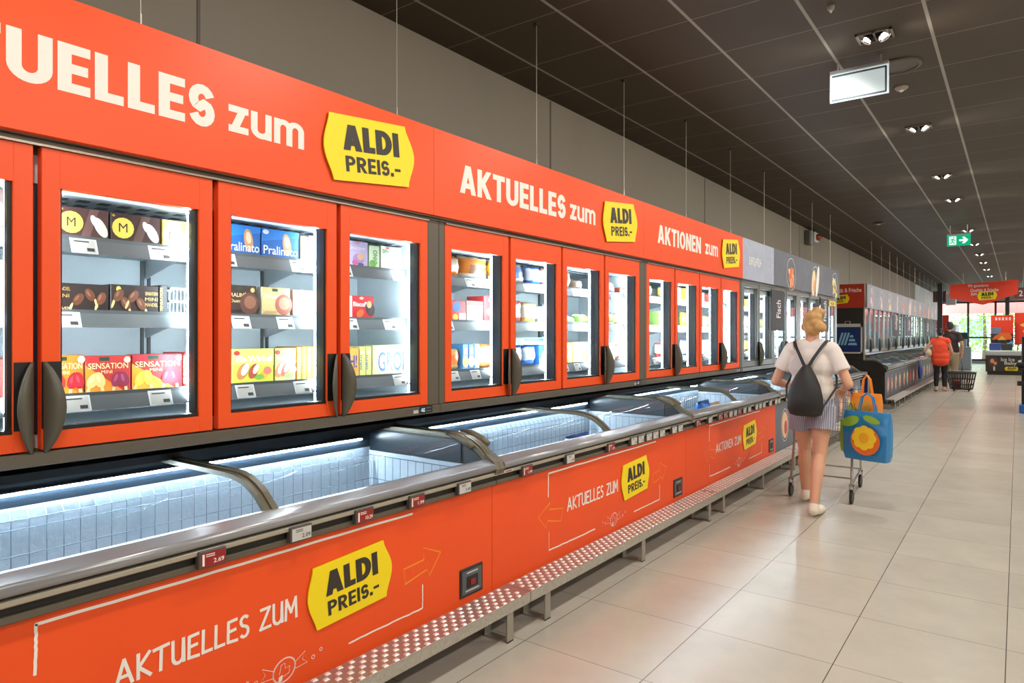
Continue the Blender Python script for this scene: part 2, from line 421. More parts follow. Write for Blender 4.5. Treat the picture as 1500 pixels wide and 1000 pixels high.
def glyph(c, w, h):
    if c == 'A': W = 0.86; return W, [_ln(w/2, 0, W/2-0.02, 1, w), _ln(W-w/2, 0, W/2+0.02, 1, w), _rc(W*.2, .19, W*.8, .19+h*.95)]
    if c == 'K': W = 0.80; return W, [_rc(0, 0, w, 1), _ln(w*.75, .40, W-w*.58, 1, w*1.1), _ln(w*.95, .62, W-w*.5, 0, w*1.15)]
    if c == 'T': W = 0.72; return W, [_rc(0, 1-h, W, 1), _rc(W/2-w/2, 0, W/2+w/2, 1-h)]
    if c == 'U': W = 0.78; return W, [_rc(0, .3, w, 1), _rc(W-w, .3, W, 1)] + _ring(W/2, .32, W/2, .33, w, h, 180, 360)
    if c == 'E': W = 0.60; return W, [_rc(0, 0, w, 1), _rc(w, 1-h, W, 1), _rc(w, .5-h/2, W*.93, .5+h/2), _rc(w, 0, W, h)]
    if c == 'L': W = 0.57; return W, [_rc(0, 0, w, 1), _rc(w, 0, W, h)]
    if c == 'I': return w, [_rc(0, 0, w, 1)]
    if c == 'S':
        W = 0.64; q = (w+h)/2; rx = W/2-q/2; ry = .26
        return W, _ribbon(arcpts(W/2, 1-q/2-ry+.035, rx, ry-.03, 15, 250, 10) + arcpts(W/2, q/2+ry-.035, rx, ry-.03, 70, -165, 10), q)
    if c == 'O': W = 0.84; return W, _ring(W/2, .5, W/2, .51, w, h, 0, 360, 20)
    if c == 'N': W = 0.80; return W, [_rc(0, 0, w, 1), _rc(W-w, 0, W, 1), _ln(w*.55, 1, W-w*.55, 0, w*1.05)]
    if c == 'D': W = 0.80; return W, [_rc(0, 0, w, 1), _rc(w, 1-h, W*.4, 1), _rc(w, 0, W*.4, h)] + _ring(W*.4, .5, W*.6, .5, w, h, -90, 90)
    if c in 'PR':
        W = 0.70; r = [_rc(0, 0, w, 1), _rc(w, 1-h, W*.5, 1), _rc(w, .40, W*.5, .40+h)] + _ring(W*.5, .70, W*.5, .30, w, h, -90, 90)
        if c == 'R': W = 0.74; r.append(_ln(W*.44, .45, W-w*.5, 0, w*1.08))
        return W, r
    if c == 'z': W = 0.78; return W, [_rc(0, 1-h*1.15, W, 1), _rc(0, 0, W, h*1.15), _ln(w*.62, 0, W-w*.62, 1, w*1.15)]
    if c == 'u': W = 0.86; return W, [_rc(0, .3, w, 1), _rc(W-w, 0, W, 1)] + _ring(W/2, .34, W/2, .35, w, h, 180, 360)
    if c == 'm':
        W = 1.34; q = (W+w)/2; r = [_rc(0, 0, w, 1), _rc(W/2-w/2, 0, W/2+w/2, .7), _rc(W-w, 0, W, .7)]
        return W, r + _ring(q/2, .66, q/2, .35, w, h, 0, 180) + _ring(W-q/2, .66, q/2, .35, w, h, 0, 180)
    if c == 'M': W = 0.98; return W, [_rc(0, 0, w, 1), _rc(W-w, 0, W, 1), _ln(W/2, .1, w*.6, 1, w), _ln(W/2, .1, W-w*.6, 1, w)]
    if c == '.': return w*1.05, [_rc(0, 0, w*1.05, w*1.05)]
    if c == '-': return 0.48, [_rc(0, .36, .48, .36+h)]
    return 0.3, []
def bold_text(mb, pl, s, rect, w=0.26, h=0.20, gap=0.075, lift=0.001):
    G = [glyph(c, w, h) for c in s]; tot = sum(g[0] for g in G)+gap*(len(s)-1); s0, s1, t0, t1 = rect; k = (s1-s0)/tot; x = s0
    for W, ps in G:
        for i, q in enumerate(ps): poly(mb, pl, [(x+a*k, t0+b*(t1-t0)) for a, b in q], lift+(0.00012*i if len(ps) < 6 else 0.00004*i))
        x += (W+gap)*k

def emblem(parent, pl0, BL, sv, tv, lift):
    """yellow price plate with its lettering; BL corner, s and t edge vectors in the panel plane"""
    pl = Pl(pl0.p(BL[0], BL[1], lift), pl0.S*sv[0]+pl0.T*sv[1], pl0.S*tv[0]+pl0.T*tv[1])
    R = [(1+0.11*sin(pi*min(1, max(0, (t*1.04-0.02))))**1.5, t) for t in [k/12 for k in range(13)]]
    Lf = [(-0.09*sin(pi*t)**1.5, t) for t in [k/12 for k in range(12, -1, -1)]]
    out = R + Lf
    th = 0.006
    n = len(out); mb = MB().m(YELLOW)
    mb.add([pl.p(a, b, -th) for a, b in out] + [pl.p(a, b, 0) for a, b in out],
           [tuple(range(n, 2*n))] + [(i, (i+1) % n, (i+1) % n+n, i+n) for i in range(n)])
    e = mb.build('emblem', parent=parent, label='yellow bulging price plate with dark letters')
    t = MB().m(INK)
    bold_text(t, pl, 'ALDI', (0.14, 0.89, 0.47, 0.86), 0.31, 0.24, 0.05)
    bold_text(t, pl, 'PREIS.-', (0.155, 0.89, 0.145, 0.385), 0.235, 0.19, 0.09)
    t.build('lettering', parent=e, label='dark brown capitals')
    return e

# ------------------------------------------------------------------ the hall
WALLX = -3.115; XR = 7.0; Y0 = -4.0; Y1 = 42.0
FLOORM = grid_mat('floor_tiles', srgb(186, 180, 166), srgb(80, 74, 66), 0.614, -0.043, 0.004, 0.629, 3.883, 0.003, 0.24,
                  line2=srgb(100, 92, 82), tile_var=0.08, cloud=0.34, bump=0.03, spec=0.45)
CEILM = grid_mat('ceiling_tiles', srgb(72, 61, 47), srgb(158, 153, 142), 0.593, -0.4425, 0.020, 0.5935, 5.21, 0.006, 0.62,
                 line2=srgb(140, 133, 118), tile_var=0.06, cloud=0.10, bump=0.05, spec=0.3)  # cross bars paled: their glancing sheen is put into the line colour
WALLM = mat('taupe_wall_paint', srgb(130, 121, 106), 0.6, noise=0.04, nscale=6)
PALEWALL = mat('pale_wall_tone', srgb(196, 206, 212), 0.55, noise=0.04, nscale=4)
struct(MB().box((WALLX-0.2, Y0, -0.1), (XR, Y1+0.2, 0.0)).build('floor', FLOORM, origin=(0,0,0)))
struct(MB().box((WALLX-0.2, Y0, CEIL), (XR, Y1+0.2, CEIL+0.1)).build('ceiling', CEILM, origin=(0,0,0)))
struct(MB().box((WALLX-0.2, Y0, 0), (WALLX, 29.6, CEIL)).build('wall_left', WALLM))
struct(MB().box((WALLX-0.2, 29.6, 0), (WALLX-0.05, Y1, CEIL)).build('wall_left_far', PALEWALL))  # far stretch in a paler, bluer tone than the taupe one
struct(MB().box((XR, Y0, 0), (XR+0.2, Y1, CEIL)).build('wall_right', WALLM))
struct(MB().box((WALLX-0.2, Y0-0.2, 0), (XR+0.2, Y0, CEIL)).build('wall_back', WALLM))
# vertical joints of the wall cladding
for k, yy in enumerate((1.68, 4.70, 8.16, 12.71, 17.16, 21.99)):
    struct(MB().box((WALLX, yy-0.008, 0.02), (WALLX+0.004, yy+0.008, CEIL-0.01)).build('trim_%d' % (k+1), mat('joint_taupe', srgb(92, 84, 72), 0.6, noise=0.05)))
# glazed front wall far down the aisle
FRAME = mat('window_frame_grey', srgb(84, 88, 88), 0.4, noise=0.05)
struct(MB().box((WALLX-0.2, Y1, 0), (XR+0.2, Y1+0.15, 0.12)).box((WALLX-0.2, Y1, 3.15), (XR+0.2, Y1+0.15, CEIL)).build('wall_front', PALEWALL))
wx = [WALLX-0.2, -2.05, -0.9, 0.35, 2.0, 3.7, 5.4, XR+0.2]
for k in range(len(wx)-1):
    a, b = wx[k], wx[k+1]; f = 0.045
    w = MB()
    for (p, q) in (((a, 0.12), (a+f, 3.15)), ((b-f, 0.12), (b, 3.15)), ((a, 0.12), (b, 0.22)), ((a, 3.07), (b, 3.15)), ((a, 1.27), (b, 1.35))):
        w.box((p[0], Y1+0.02, p[1]), (q[0], Y1+0.12, q[1]))
    wo = struct(w.build('window_%d' % (k+1), FRAME))
    MB().box((a+f, Y1+0.06, 0.22), (b-f, Y1+0.075, 3.07)).build('pane', WINGLASS, parent=wo)

# outside: paving, canopy fascia, hedge trees
struct(MB().box((-30, Y1+0.3, -0.12), (30, 90, -0.02)).build('ground_outside', mat('paving', srgb(190, 186, 176), 0.8, noise=0.1, nscale=2)))
fas = MB().box((-8, 45.0, 2.62), (9, 45.4, 3.9)).build('canopy_fascia', mat('overexposed_red_panel', (0.75, 0.16, 0.13), 0.5, noise=0.05))  # red paled towards pink: daylight overexposure is put into the colour
tag(fas, 'overexposed pinkish red canopy band outside above the glass front', 'canopy')
for px in (-7.5, 8.5): MB().box((px-0.1, 45.1, 0), (px+0.1, 45.3, 2.62)).build('post', FRAME, parent=fas)
fas2 = MB().box((-14, 60, 0), (-1.0, 64, 5.0)).build('outside_building', mat('pale_blue_render', srgb(205, 222, 235), 0.7, noise=0.05))
tag(fas2, 'pale blue white building outside beyond the left window', 'building')
rr = MB().box((-14.2, 59.8, 5.0), (-0.8, 64.2, 5.3)).build('roof', FRAME, parent=fas2)
for wx0 in (-12, -9, -6, -3.4):
    MB().box((wx0, 59.96, 1.0), (wx0+1.6, 60.02, 2.6)).build('window', mat('far_window', srgb(120, 140, 160), 0.2, noise=0.03), parent=fas2)
LEAF = mat('leaf_green', (0.22, 0.45, 0.08), 0.6, noise=0.5, nscale=1.5)
BARK = mat('bark', srgb(96, 78, 60), 0.8, noise=0.2)
for k, (tx, ty, th, tr_, lab) in enumerate(((-1.6, 49, 5.2, 1.7, 'leafy tree outside, left of the middle of the glass front'),
                               (0.55, 54.5, 6.0, 1.7, 'leafy tree outside, behind the red poster stand'),
                               (3.2, 48.8, 4.9, 1.6, 'leafy tree outside, right of the promotion freezer'))):
    rnd = random.Random(k)
    t = tag(empty('tree', (tx, ty, 0)), lab, 'tree', 'trees outside the glass front')
    MB().tube([(tx,ty,-0.02),(tx+0.05,ty,1.2),(tx-0.05,ty+0.1,th*0.7)], 0.1, 8, radii=[0.13,0.1,0.04]).build('trunk', BARK, parent=t)
    f = MB()
    for i in range(2600):
        a = rnd.uniform(0, 2*pi); zz = rnd.uniform(0.35, th); rad = tr_*math.sqrt(max(0.05, 1-((zz-th*0.45)/(th*0.62))**2))*rnd.uniform(0.25, 1.0)**0.5
        c = Vector((tx+cos(a)*rad, ty+sin(a)*rad, zz)); u = Vector((rnd.gauss(0,1), rnd.gauss(0,1), rnd.gauss(0,1))).normalized()
        w_ = u.cross(Vector((rnd.gauss(0,1), rnd.gauss(0,1), rnd.gauss(0,1)))).normalized(); s = rnd.uniform(0.07, 0.14)
        f.add([c-u*s, c+w_*s*0.5, c+u*s, c-w_*s*0.5], [(0,1,2,3)])
    f.build('foliage', LEAF, parent=t)

# ------------------------------------------------------------------ ceiling fittings
LAMPFACE = mat('lamp_reflector_glow', (1, 1, 1), 0.4, emit=14.0, ecol=SPOT_COL, noise=0.01)
def lamp_head(mb_h, mb_g, x, y, sx):
    """one tilted spot head of a twin fitting; sx = side it is aimed at"""
    t = Vector((sx*0.55, -0.25, -0.8)).normalized()
    c = Vector((x+sx*0.046, y, CEIL-0.005))
    a = t.cross(Vector((0,1,0))).normalized(); b = t.cross(a)
    rings = []
    for r, d in ((0.036, -0.06), (0.042, 0.0), (0.042, 0.02)):
        rings.append([c+t*d+a*cos(2*pi*j/14)*r+b*sin(2*pi*j/14)*r for j in range(14)])
    mb_h.loft(rings, caps=False)
    for q in range(4):
        o = -0.027+0.018*q; hw = math.sqrt(max(0, 0.036**2-o**2))
        mb_g.add([c+t*0.008+a*(-hw)+b*(o-0.006), c+t*0.008+a*hw+b*(o-0.006), c+t*0.008+a*hw+b*(o+0.006), c+t*0.008+a*(-hw)+b*(o+0.006)], [(0,1,2,3)])
def twin_spot(x, y, label, w=SPOT_W):
    t = tag(empty('ceiling_spotlight', (x, y, CEIL)), label, 'ceiling light', 'twin recessed ceiling spotlights')
    fr = MB()
    for a, b in (((-0.105,-0.085),(0.105,-0.075)), ((-0.105,0.075),(0.105,0.085)), ((-0.105,-0.085),(-0.092,0.085)), ((0.092,-0.085),(0.105,0.085)), ((-0.006,-0.085),(0.006,0.085))):
        fr.box((x+a[0], y+a[1], CEIL-0.012), (x+b[0], y+b[1], CEIL+0.0))
    fr.build('frame', mat('spot_frame', srgb(120, 112, 100), 0.4, metal=0.3, noise=0.05), parent=t)
    MB().box((x-0.092, y-0.075, CEIL-0.002), (x+0.092, y+0.075, CEIL)).build('recess', BLACK, parent=t)
    for sx in (-1, 1):
        h = MB(); g = MB(); lamp_head(h, g, x, y, sx)
        ho = h.build('spot_head', mat('spot_head_dark', srgb(70, 62, 54), 0.3, metal=0.6, noise=0.05), parent=t)
        g.build('reflector', LAMPFACE, parent=ho)
        ld = bpy.data.lights.new('spot_light', 'SPOT'); ld.energy = w; ld.color = SPOT_COL
        ld.spot_size = radians(150); ld.spot_blend = 0.9; ld.shadow_soft_size = 0.09
        lo = bpy.data.objects.new('spot_light', ld); COL.objects.link(lo); lo.parent = t
        lo.location = (sx*0.07, 0, -0.05)
        lo.rotation_euler = Vector((sx*0.62, 0.0, -0.78)).to_track_quat('-Z', 'Y').to_euler()
ords = ['nearest', 'second nearest', 'third nearest', 'fourth nearest', 'fifth nearest', 'sixth nearest', 'seventh nearest', 'eighth nearest', 'ninth nearest']
for k, yy in enumerate((4.95, 7.38, 9.80, 11.6, 15.2, 17.58, 19.9, 22.2, 24.6)):
    twin_spot(-0.745, yy, 'twin recessed spotlight glowing in the dark ceiling, %s of the row' % ords[k])
# the hall's further lamps, in rows the picture does not reach
for x in (-0.745,):
    for yy in (-2.3, 0.1, 2.5, 27.5, 31.0, 35.0, 39.0):
        twin_spot(x, yy, 'twin recessed ceiling spotlight of the aisle row, outside the picture')
for x in (1.7, 4.6):
    for yy in (-1.5, 2.0, 5.5, 9.0, 12.5, 16.0, 20.0, 25.0, 30.0, 36.0):
        twin_spot(x, yy, 'twin recessed ceiling spotlight of a neighbouring aisle, outside the picture', SPOT_W*1.7)

GREENSIGN = mat('exit_sign_green', (0.0, 0.30, 0.16), 0.4, emit=0.6, ecol=(0.0, 0.55, 0.26), noise=0.02)
def exit_panel(x0, x1, y, z0, z1, lit):
    c = (x0+x1)/2
    if lit:
        t = tag(empty('emergency_sign', (c, y, z0)), 'blank lit rectangular panel hanging from the ceiling, seen from behind', 'sign')
    else:
        t = tag(empty('exit_sign', (c, y, z0)), 'green emergency exit sign with running figure and arrow under ceiling', 'exit sign')
    MB().bbox((x0, y-0.02, z1), (x1, y+0.03, z1+0.025), 0.004).build('housing', mat('sign_housing', srgb(190, 195, 198), 0.3, metal=0.4, noise=0.04), parent=t)
    rd = MB()
    for sx in (x0+0.05, x1-0.05): rd.tube([(sx, y, z1+0.02), (sx, y, CEIL)], 0.006, 8)
    rd.build('hanger', ALU, parent=t)
    pl = Pl((x0, y-0.008, z0), (1,0,0), (0,0,1)); W = x1-x0; H = z1-z0
    if lit:
        MB().box((x0, y-0.006, z0), (x1, y+0.006, z1)).build('edge_frame', mat('acrylic_edge', (0.75, 0.9, 0.95), 0.15, emit=0.5, ecol=(0.8, 0.95, 1), noise=0.02), parent=t)
        m = MB(); poly(m, pl, [(0.012, 0.012), (W-0.012, 0.012), (W-0.012, H-0.004), (0.012, H-0.004)], 0.0005)
        m.build('diffuser', mat('lit_diffuser', (0.45, 0.52, 0.52), 0.4, emit=0.46, ecol=(0.80, 0.93, 0.94), noise=0.02), parent=t)
        fm = MB().m(mat('diffuser_border', srgb(96, 112, 122), 0.4, noise=0.03))
        b = 0.013
        for (a0, a1, b0, b1) in ((b, W-b, H-b*1.6, H-b*0.6), (b, W-b, b*0.6, b*1.5), (W-b*1.8, W-b*0.8, b, H-b)):
            poly(fm, pl, [(a0, b0), (a1, b0), (a1, b1), (a0, b1)], 0.001)
        fm.build('border_line', parent=t)
    else:
        MB().box((x0, y-0.006, z0), (x1, y+0.006, z1)).build('panel', GREENSIGN, parent=t)
        g = MB().m(mat('sign_white', (0.9, 1, 0.95), 0.4, emit=0.9, ecol=(0.85, 1, 0.92), noise=0.02))
        poly(g, pl, [(W*0.10, H*0.12), (W*0.40, H*0.12), (W*0.40, H*0.88), (W*0.10, H*0.88)], 0.002)
        poly(g, pl, [(W*0.52, H*0.42), (W*0.72, H*0.42), (W*0.64, H*0.20), (W*0.74, H*0.20), (W*0.90, H*0.5), (W*0.74, H*0.80), (W*0.64, H*0.80), (W*0.72, H*0.58), (W*0.52, H*0.58)], 0.002)
        g.m(GREENSIGN)
        ell(g, pl, W*0.30, H*0.76, H*0.07, H*0.07, 0.003, 12)
        for ln in ([(0.27, 0.66), (0.23, 0.42)], [(0.27, 0.62), (0.34, 0.50), (0.38, 0.55)], [(0.27, 0.62), (0.20, 0.62), (0.17, 0.50)], [(0.23, 0.42), (0.31, 0.32), (0.29, 0.17)], [(0.23, 0.42), (0.19, 0.28), (0.12, 0.26)]):
            stroke(g, pl, [(a*W, b*H) for a, b in ln], H*0.09, 0.003)
        g.build('pictogram', parent=t)
exit_panel(-1.087, -0.713, 5.30, 3.13, 3.33, True)
exit_panel(-1.02, -0.665, 14.4, 3.04, 3.235, False)
t = MB()
t.loft([[(-0.70+r*cos(2*pi*j/28), 5.60+r*sin(2*pi*j/28), CEIL-z) for j in range(28)] for r, z in ((0.155,0.0),(0.155,0.012),(0.135,0.018),(0.13,0.008),(0.02,0.010))])
tag(fixnormals(t.build('ceiling_speaker', mat('speaker_ring', srgb(84, 76, 64), 0.45, noise=0.06))), 'round brown ceiling loudspeaker ring behind the blank lit panel', 'speaker')
def detector(x, y, r, label, name='smoke_detector', cat='smoke detector', col=srgb(150, 142, 128)):
    t = tag(empty(name, (x, y, CEIL)), label, cat)
    MB().loft([[(x+q*cos(2*pi*j/16), y+q*sin(2*pi*j/16), CEIL-z) for j in range(16)] for q, z in ((r*0.95,0.0),(r,0.01),(r*0.7,0.025),(r*0.2,0.03))]).build('base', mat('detector_'+name, col, 0.4, noise=0.04), parent=t)
    MB().ellipsoid((x, y, CEIL-0.03), (r*0.35, r*0.35, 0.012)).build('lens', mat('detector_lens', (0.8, 0.8, 0.75), 0.1, noise=0.02), parent=t)
detector(-0.735, 6.10, 0.05, 'small round detector with a bright lens beyond the blank lit panel')
detector(-0.889, 4.35, 0.022, 'tiny sprinkler-like ceiling button left of the nearest spotlight')
detector(-1.942, 13.26, 0.09, 'dark dome camera on the ceiling far down the aisle', 'dome_camera', 'camera', srgb(50, 46, 40))
# grey siren box high on the wall
t = tag(empty('alarm_siren', (WALLX+0.05, 13.35, 3.12)), 'grey box with red orange lamp high on the taupe wall', 'alarm')
MB().bbox((WALLX+0.002, 13.05, 3.10), (WALLX+0.10, 13.28, 3.36), 0.01).build('box', mat('siren_grey', srgb(98, 96, 90), 0.5, noise=0.05), parent=t)
MB().bbox((WALLX+0.002, 13.32, 3.18), (WALLX+0.12, 13.62, 3.36), 0.01).build('plate', PALEWALL, parent=t)
MB().ellipsoid((WALLX+0.14, 13.5, 3.27), (0.07, 0.10, 0.06)).build('lamp', mat('siren_lamp', srgb(150, 60, 30), 0.25, noise=0.05), parent=t)

# ------------------------------------------------------------------ freezer runs
XP = -2.09; XD = -2.45; XB = -2.405; PIT = 2.45
SH_Z = (1.25, 1.535, 1.79)
def upright(S, label, group, style='red', first=False, detail=True):
    """upright freezer bank of four glass doors; S = its left end along the aisle"""
    t = tag(empty('upright_freezer', (XD, S, 1.05)), label, 'freezer', group)
    S1 = S+PIT
    h = MB()
    h.box((-3.11, S, 2.03), (XD-0.045, S1, 2.085))                   # top
    h.box((-3.11, S, 1.05), (-3.06, S1, 2.03))                       # back
    h.box((-3.06, S, 1.05), (XD-0.045, S1, 1.10))                    # floor
    h.bbox((XD-0.045, S, 1.05), (XD+0.012, S1, 1.093), 0.004)         # base strip
    h.bbox((XD-0.045, S, 2.056), (XD+0.004, S1, 2.072), 0.003)
    for a, b in ((S, S+0.046), (S1-0.084, S1)):
        h.bbox((XD-0.07, a+0.001, 1.093), (XD+0.002, b-0.001, 2.056), 0.003)
    h.build('housing', TAUPE if style == 'red' else GREYDOOR, parent=t)
    MB().box((XD+0.001, S+0.5, 2.074), (XD+0.013, S+1.5, 2.083)).box((XD+0.004, S+0.05, 2.049), (XD+0.010, S1-0.08, 2.056)).build('rain_rail', STRIP, parent=t)
    li = MB()
    li.box((-3.06, S+0.01, 1.10), (-3.04, S1-0.01, 2.03)); li.box((-3.04, S+0.01, 1.10), (XD-0.05, S1-0.01, 1.145))
    li.box((-3.04, S+0.01, 1.145), (-2.55, S+0.025, 1.94)); li.box((-3.04, S1-0.05, 1.145), (-2.55, S1-0.035, 1.94))
    li.box((-3.04, S+0.01, 1.94), (XD-0.05, S1-0.01, 2.03))
    lo = li.build('lining', WHITE, parent=t)
    slots = MB()
    for k in range(34):
        for r in range(2):
            yy = S+0.06+k*0.07+0.03*r
            if yy < S1-0.08: slots.box((-2.72-0.1*r, yy, 1.938), (-2.68-0.1*r, yy+0.035, 1.94))
    slots.build('air_slots', NAVY, parent=lo)
    tr = MB()
    for yy in (S+0.62, S+1.22, S+1.80):
        tr.box((-3.04, yy-0.02, 1.15), (-3.03, yy-0.008, 1.93)).box((-3.04, yy+0.008, 1.15), (-3.03, yy+0.02, 1.93))
    tr.build('shelf_rail', RAIL, parent=lo)
    # shelves with price rails
    for zi, z in enumerate(SH_Z):
        s = MB(); sx = -2.60 if zi else -2.565
        s.box((-3.03, S+0.03, z-0.012), (sx, S1-0.06, z))
        for k in range(40):
            yy = S+0.05+k*0.058
            s.box((-3.0, yy, z), (sx-0.02, yy+0.012, z+0.003))
        for yy in (S+0.62, S+1.22, S+1.80): s.prism([(-3.03, z-0.012), (-3.03, z-0.09), (sx-0.08, z-0.012)], 'y', yy-0.003, yy+0.003)
        so = s.build('shelf', SHELF, parent=t)
        MB().add([(sx, S+0.03, z+0.004), (sx, S1-0.06, z+0.004), (sx+0.022, S1-0.06, z-0.05), (sx+0.022, S+0.03, z-0.05)], [(0,3,2,1)]).box((sx-0.003, S+0.03, z-0.002), (sx+0.002, S1-0.06, z+0.012)).build('price_rail', RAIL, parent=so)
        if detail:
            lab = MB(); rnd = random.Random(int(S*10)+zi)
            for d in range(4):
                for q in ((0.12+rnd.uniform(-.05, .05), 0.36+rnd.uniform(-.05, .08))[:2 if rnd.random() < .7 else 1]):
                    a = S+0.05+0.585*d+q
                    def P(yy, f): return (sx+0.022*f+0.0015+(0 if f > .5 else 0), yy, z+0.004-0.054*f)
                    lab.m(SHELF); lab.add([P(a, .0), P(a+0.085, .0), P(a+0.085, 1.0), P(a, 1.0)], [(0,3,2,1)])
                    def Q(yy, f): return (sx+0.022*f+0.0025, yy, z+0.004-0.054*f)
                    lab.m(TAGGREY); lab.add([Q(a+0.006, .08), Q(a+0.079, .08), Q(a+0.079, .92), Q(a+0.006, .92)], [(0,3,2,1)])
                    def R(yy, f): return (sx+0.022*f+0.0032, yy, z+0.004-0.054*f)
                    lab.m(INK); lab.add([R(a+0.05, .62), R(a+0.074, .62), R(a+0.074, .84), R(a+0.05, .84)], [(0,3,2,1)]); lab.add([R(a+0.012, .18), R(a+0.06, .18), R(a+0.06, .26), R(a+0.012, .26)], [(0,3,2,1)])
            lab.build('price_label', parent=so)
    # light strips behind the door edges
    for q, yy in enumerate((S+0.03, S+0.624, S+1.209, S+1.794, S1-0.068)):
        MB().bbox((-2.545, max(S+0.003, yy-0.058), 1.145), (-2.488, min(S1-0.003, yy+0.058), 1.94), 0.006).build('mullion', NAVY, parent=t)
        for sg in (-1, 1):
            if (q == 0 and sg < 0) or (q == 4 and sg > 0): continue
            MB().bbox((-2.5535, yy+sg*0.053-0.005, 1.16), (-2.5465, yy+sg*0.053+0.005, 1.93), 0.0015).build('light_strip', LEDMAT, parent=t)
    # doors
    for d in range(4):
        a = S+0.05+0.585*d; b = a+0.563; z0, z1 = 1.098, 2.05
        oa, ob, oz0, oz1 = a+0.053, b-0.053, 1.155, 1.928
        fm = RED if style == 'red' else GREYDOOR
        if style != 'red': oa, ob, oz1 = a+0.03, b-0.03, 2.0
        f = MB().m(fm)
        X0, X1 = XD-0.035, XD
        f.bbox((X0, a, z0), (X1, oa, z1), 0.002).bbox((X0, ob, z0), (X1, b, z1), 0.002)
        f.box((X0, oa-0.001, z0+0.001), (X1-0.0005, ob+0.001, oz0)).box((X0, oa-0.001, oz1), (X1-0.0005, ob+0.001, z1-0.001))
        left = d in (0, 2)
        do = f.build('door', parent=t)
        MB().box((X0-0.002, oa+0.001, oz0), (X1-0.012, oa+0.008, oz1)).box((X0-0.002, ob-0.012, oz0), (X1-0.012, ob-0.001, oz1)).box((X0-0.002, oa+0.001, oz0+0.0005), (X1-0.008, ob-0.001, oz0+0.012)).build('seal', BLACK if style == 'red' else TAUPE, parent=do)
        MB().add([(X1-0.016, oa, oz0), (X1-0.016, ob, oz0), (X1-0.016, ob, oz1), (X1-0.016, oa, oz1)], [(0,1,2,3)]).build('glass', GLASS, parent=do)
        # lens-shaped pull wing on the door's meeting edge
        e = b if left else a; sg = -1 if left else 1
        MB().box((X1, min(e, e+sg*0.052), 1.165), (X1+0.0015, max(e, e+sg*0.052), 1.375)).build('handle_plate', BLACK, parent=do)
        w = MB(); w.smooth = True
        ring = []
        zs = [1.09+0.285*k/16 for k in range(17)]
        for zz in zs:
            q = sin(pi*min(1, max(0, (zz-1.085)/0.295)))**0.75
            dy = sg*(0.004+0.050*q); dx = 0.012+0.034*q
            ring.append([(X1+0.002, e+sg*0.004, zz), (X1+0.010, e+sg*0.002, zz), (X1+dx*0.7, e+dy*0.42, zz), (X1+dx, e+dy, zz), (X1+dx-0.006, e+dy+sg*0.001, zz), (X1+dx*0.5, e+dy*0.62, zz)])
        w.loft(ring)
        fixnormals(w.build('handle', mat('handle_bronze_grey', srgb(84, 78, 64), 0.38, noise=0.06), parent=do))
    # controller on the base strip
    c = MB().m(BLACK); c.box((XD+0.0115, S1-0.155, 1.058), (XD+0.0135, S1-0.062, 1.094))
    pl = wallplane(XD+0.0136)
    c.m(mat('display_digits', (0.6, 0.75, 1), 0.4, emit=1.2, ecol=(0.55, 0.7, 1), noise=0.01)); put_text(c, pl, '-18.2', (S1-0.148, S1-0.118, 1.066, 1.084), 0.01, 0.0005)
    c.m(TAGGREY)
    for q in range(3):
        for r in range(2): poly(c, pl, [(S1-0.105+q*0.013, 1.066+r*0.016), (S1-0.101+q*0.013, 1.066+r*0.016), (S1-0.101+q*0.013, 1.07+r*0.016), (S1-0.105+q*0.013, 1.07+r*0.016)], 0.0005)
    poly(c, pl, [(S1-0.20, 1.062), (S1-0.165, 1.062), (S1-0.165, 1.078), (S1-0.20, 1.078)], 0.0005)
    c.build('controller', parent=t)
    return t

ARCH = [(-2.062, 0.800), (-2.112, 0.845), (-2.164, 0.889), (-2.205, 0.913), (-2.255, 0.931), (-2.31, 0.940), (-2.366, 0.943), (-2.97, 0.944)]
def offs(prof, d):
    out = []
    for i in range(len(prof)):
        a = prof[max(0, i-1)]; b = prof[min(len(prof)-1, i+1)]; dx, dz = b[0]-a[0], b[1]-a[1]; l = math.hypot(dx, dz)
        out.append((prof[i][0]+dz/l*d*1.0, prof[i][1]-dx/l*d))
    return out
def band(mb, y0, y1, up, dn):
    """a solid strip following the lid's curve"""
    a = offs(ARCH, up); b = offs(ARCH, -dn); n = len(a)
    rings = [[(a[i][0], y0, a[i][1]), (a[i][0], y1, a[i][1]), (b[i][0], y1, b[i][1]), (b[i][0], y0, b[i][1])] for i in range(n)]
    return mb.loft(rings)

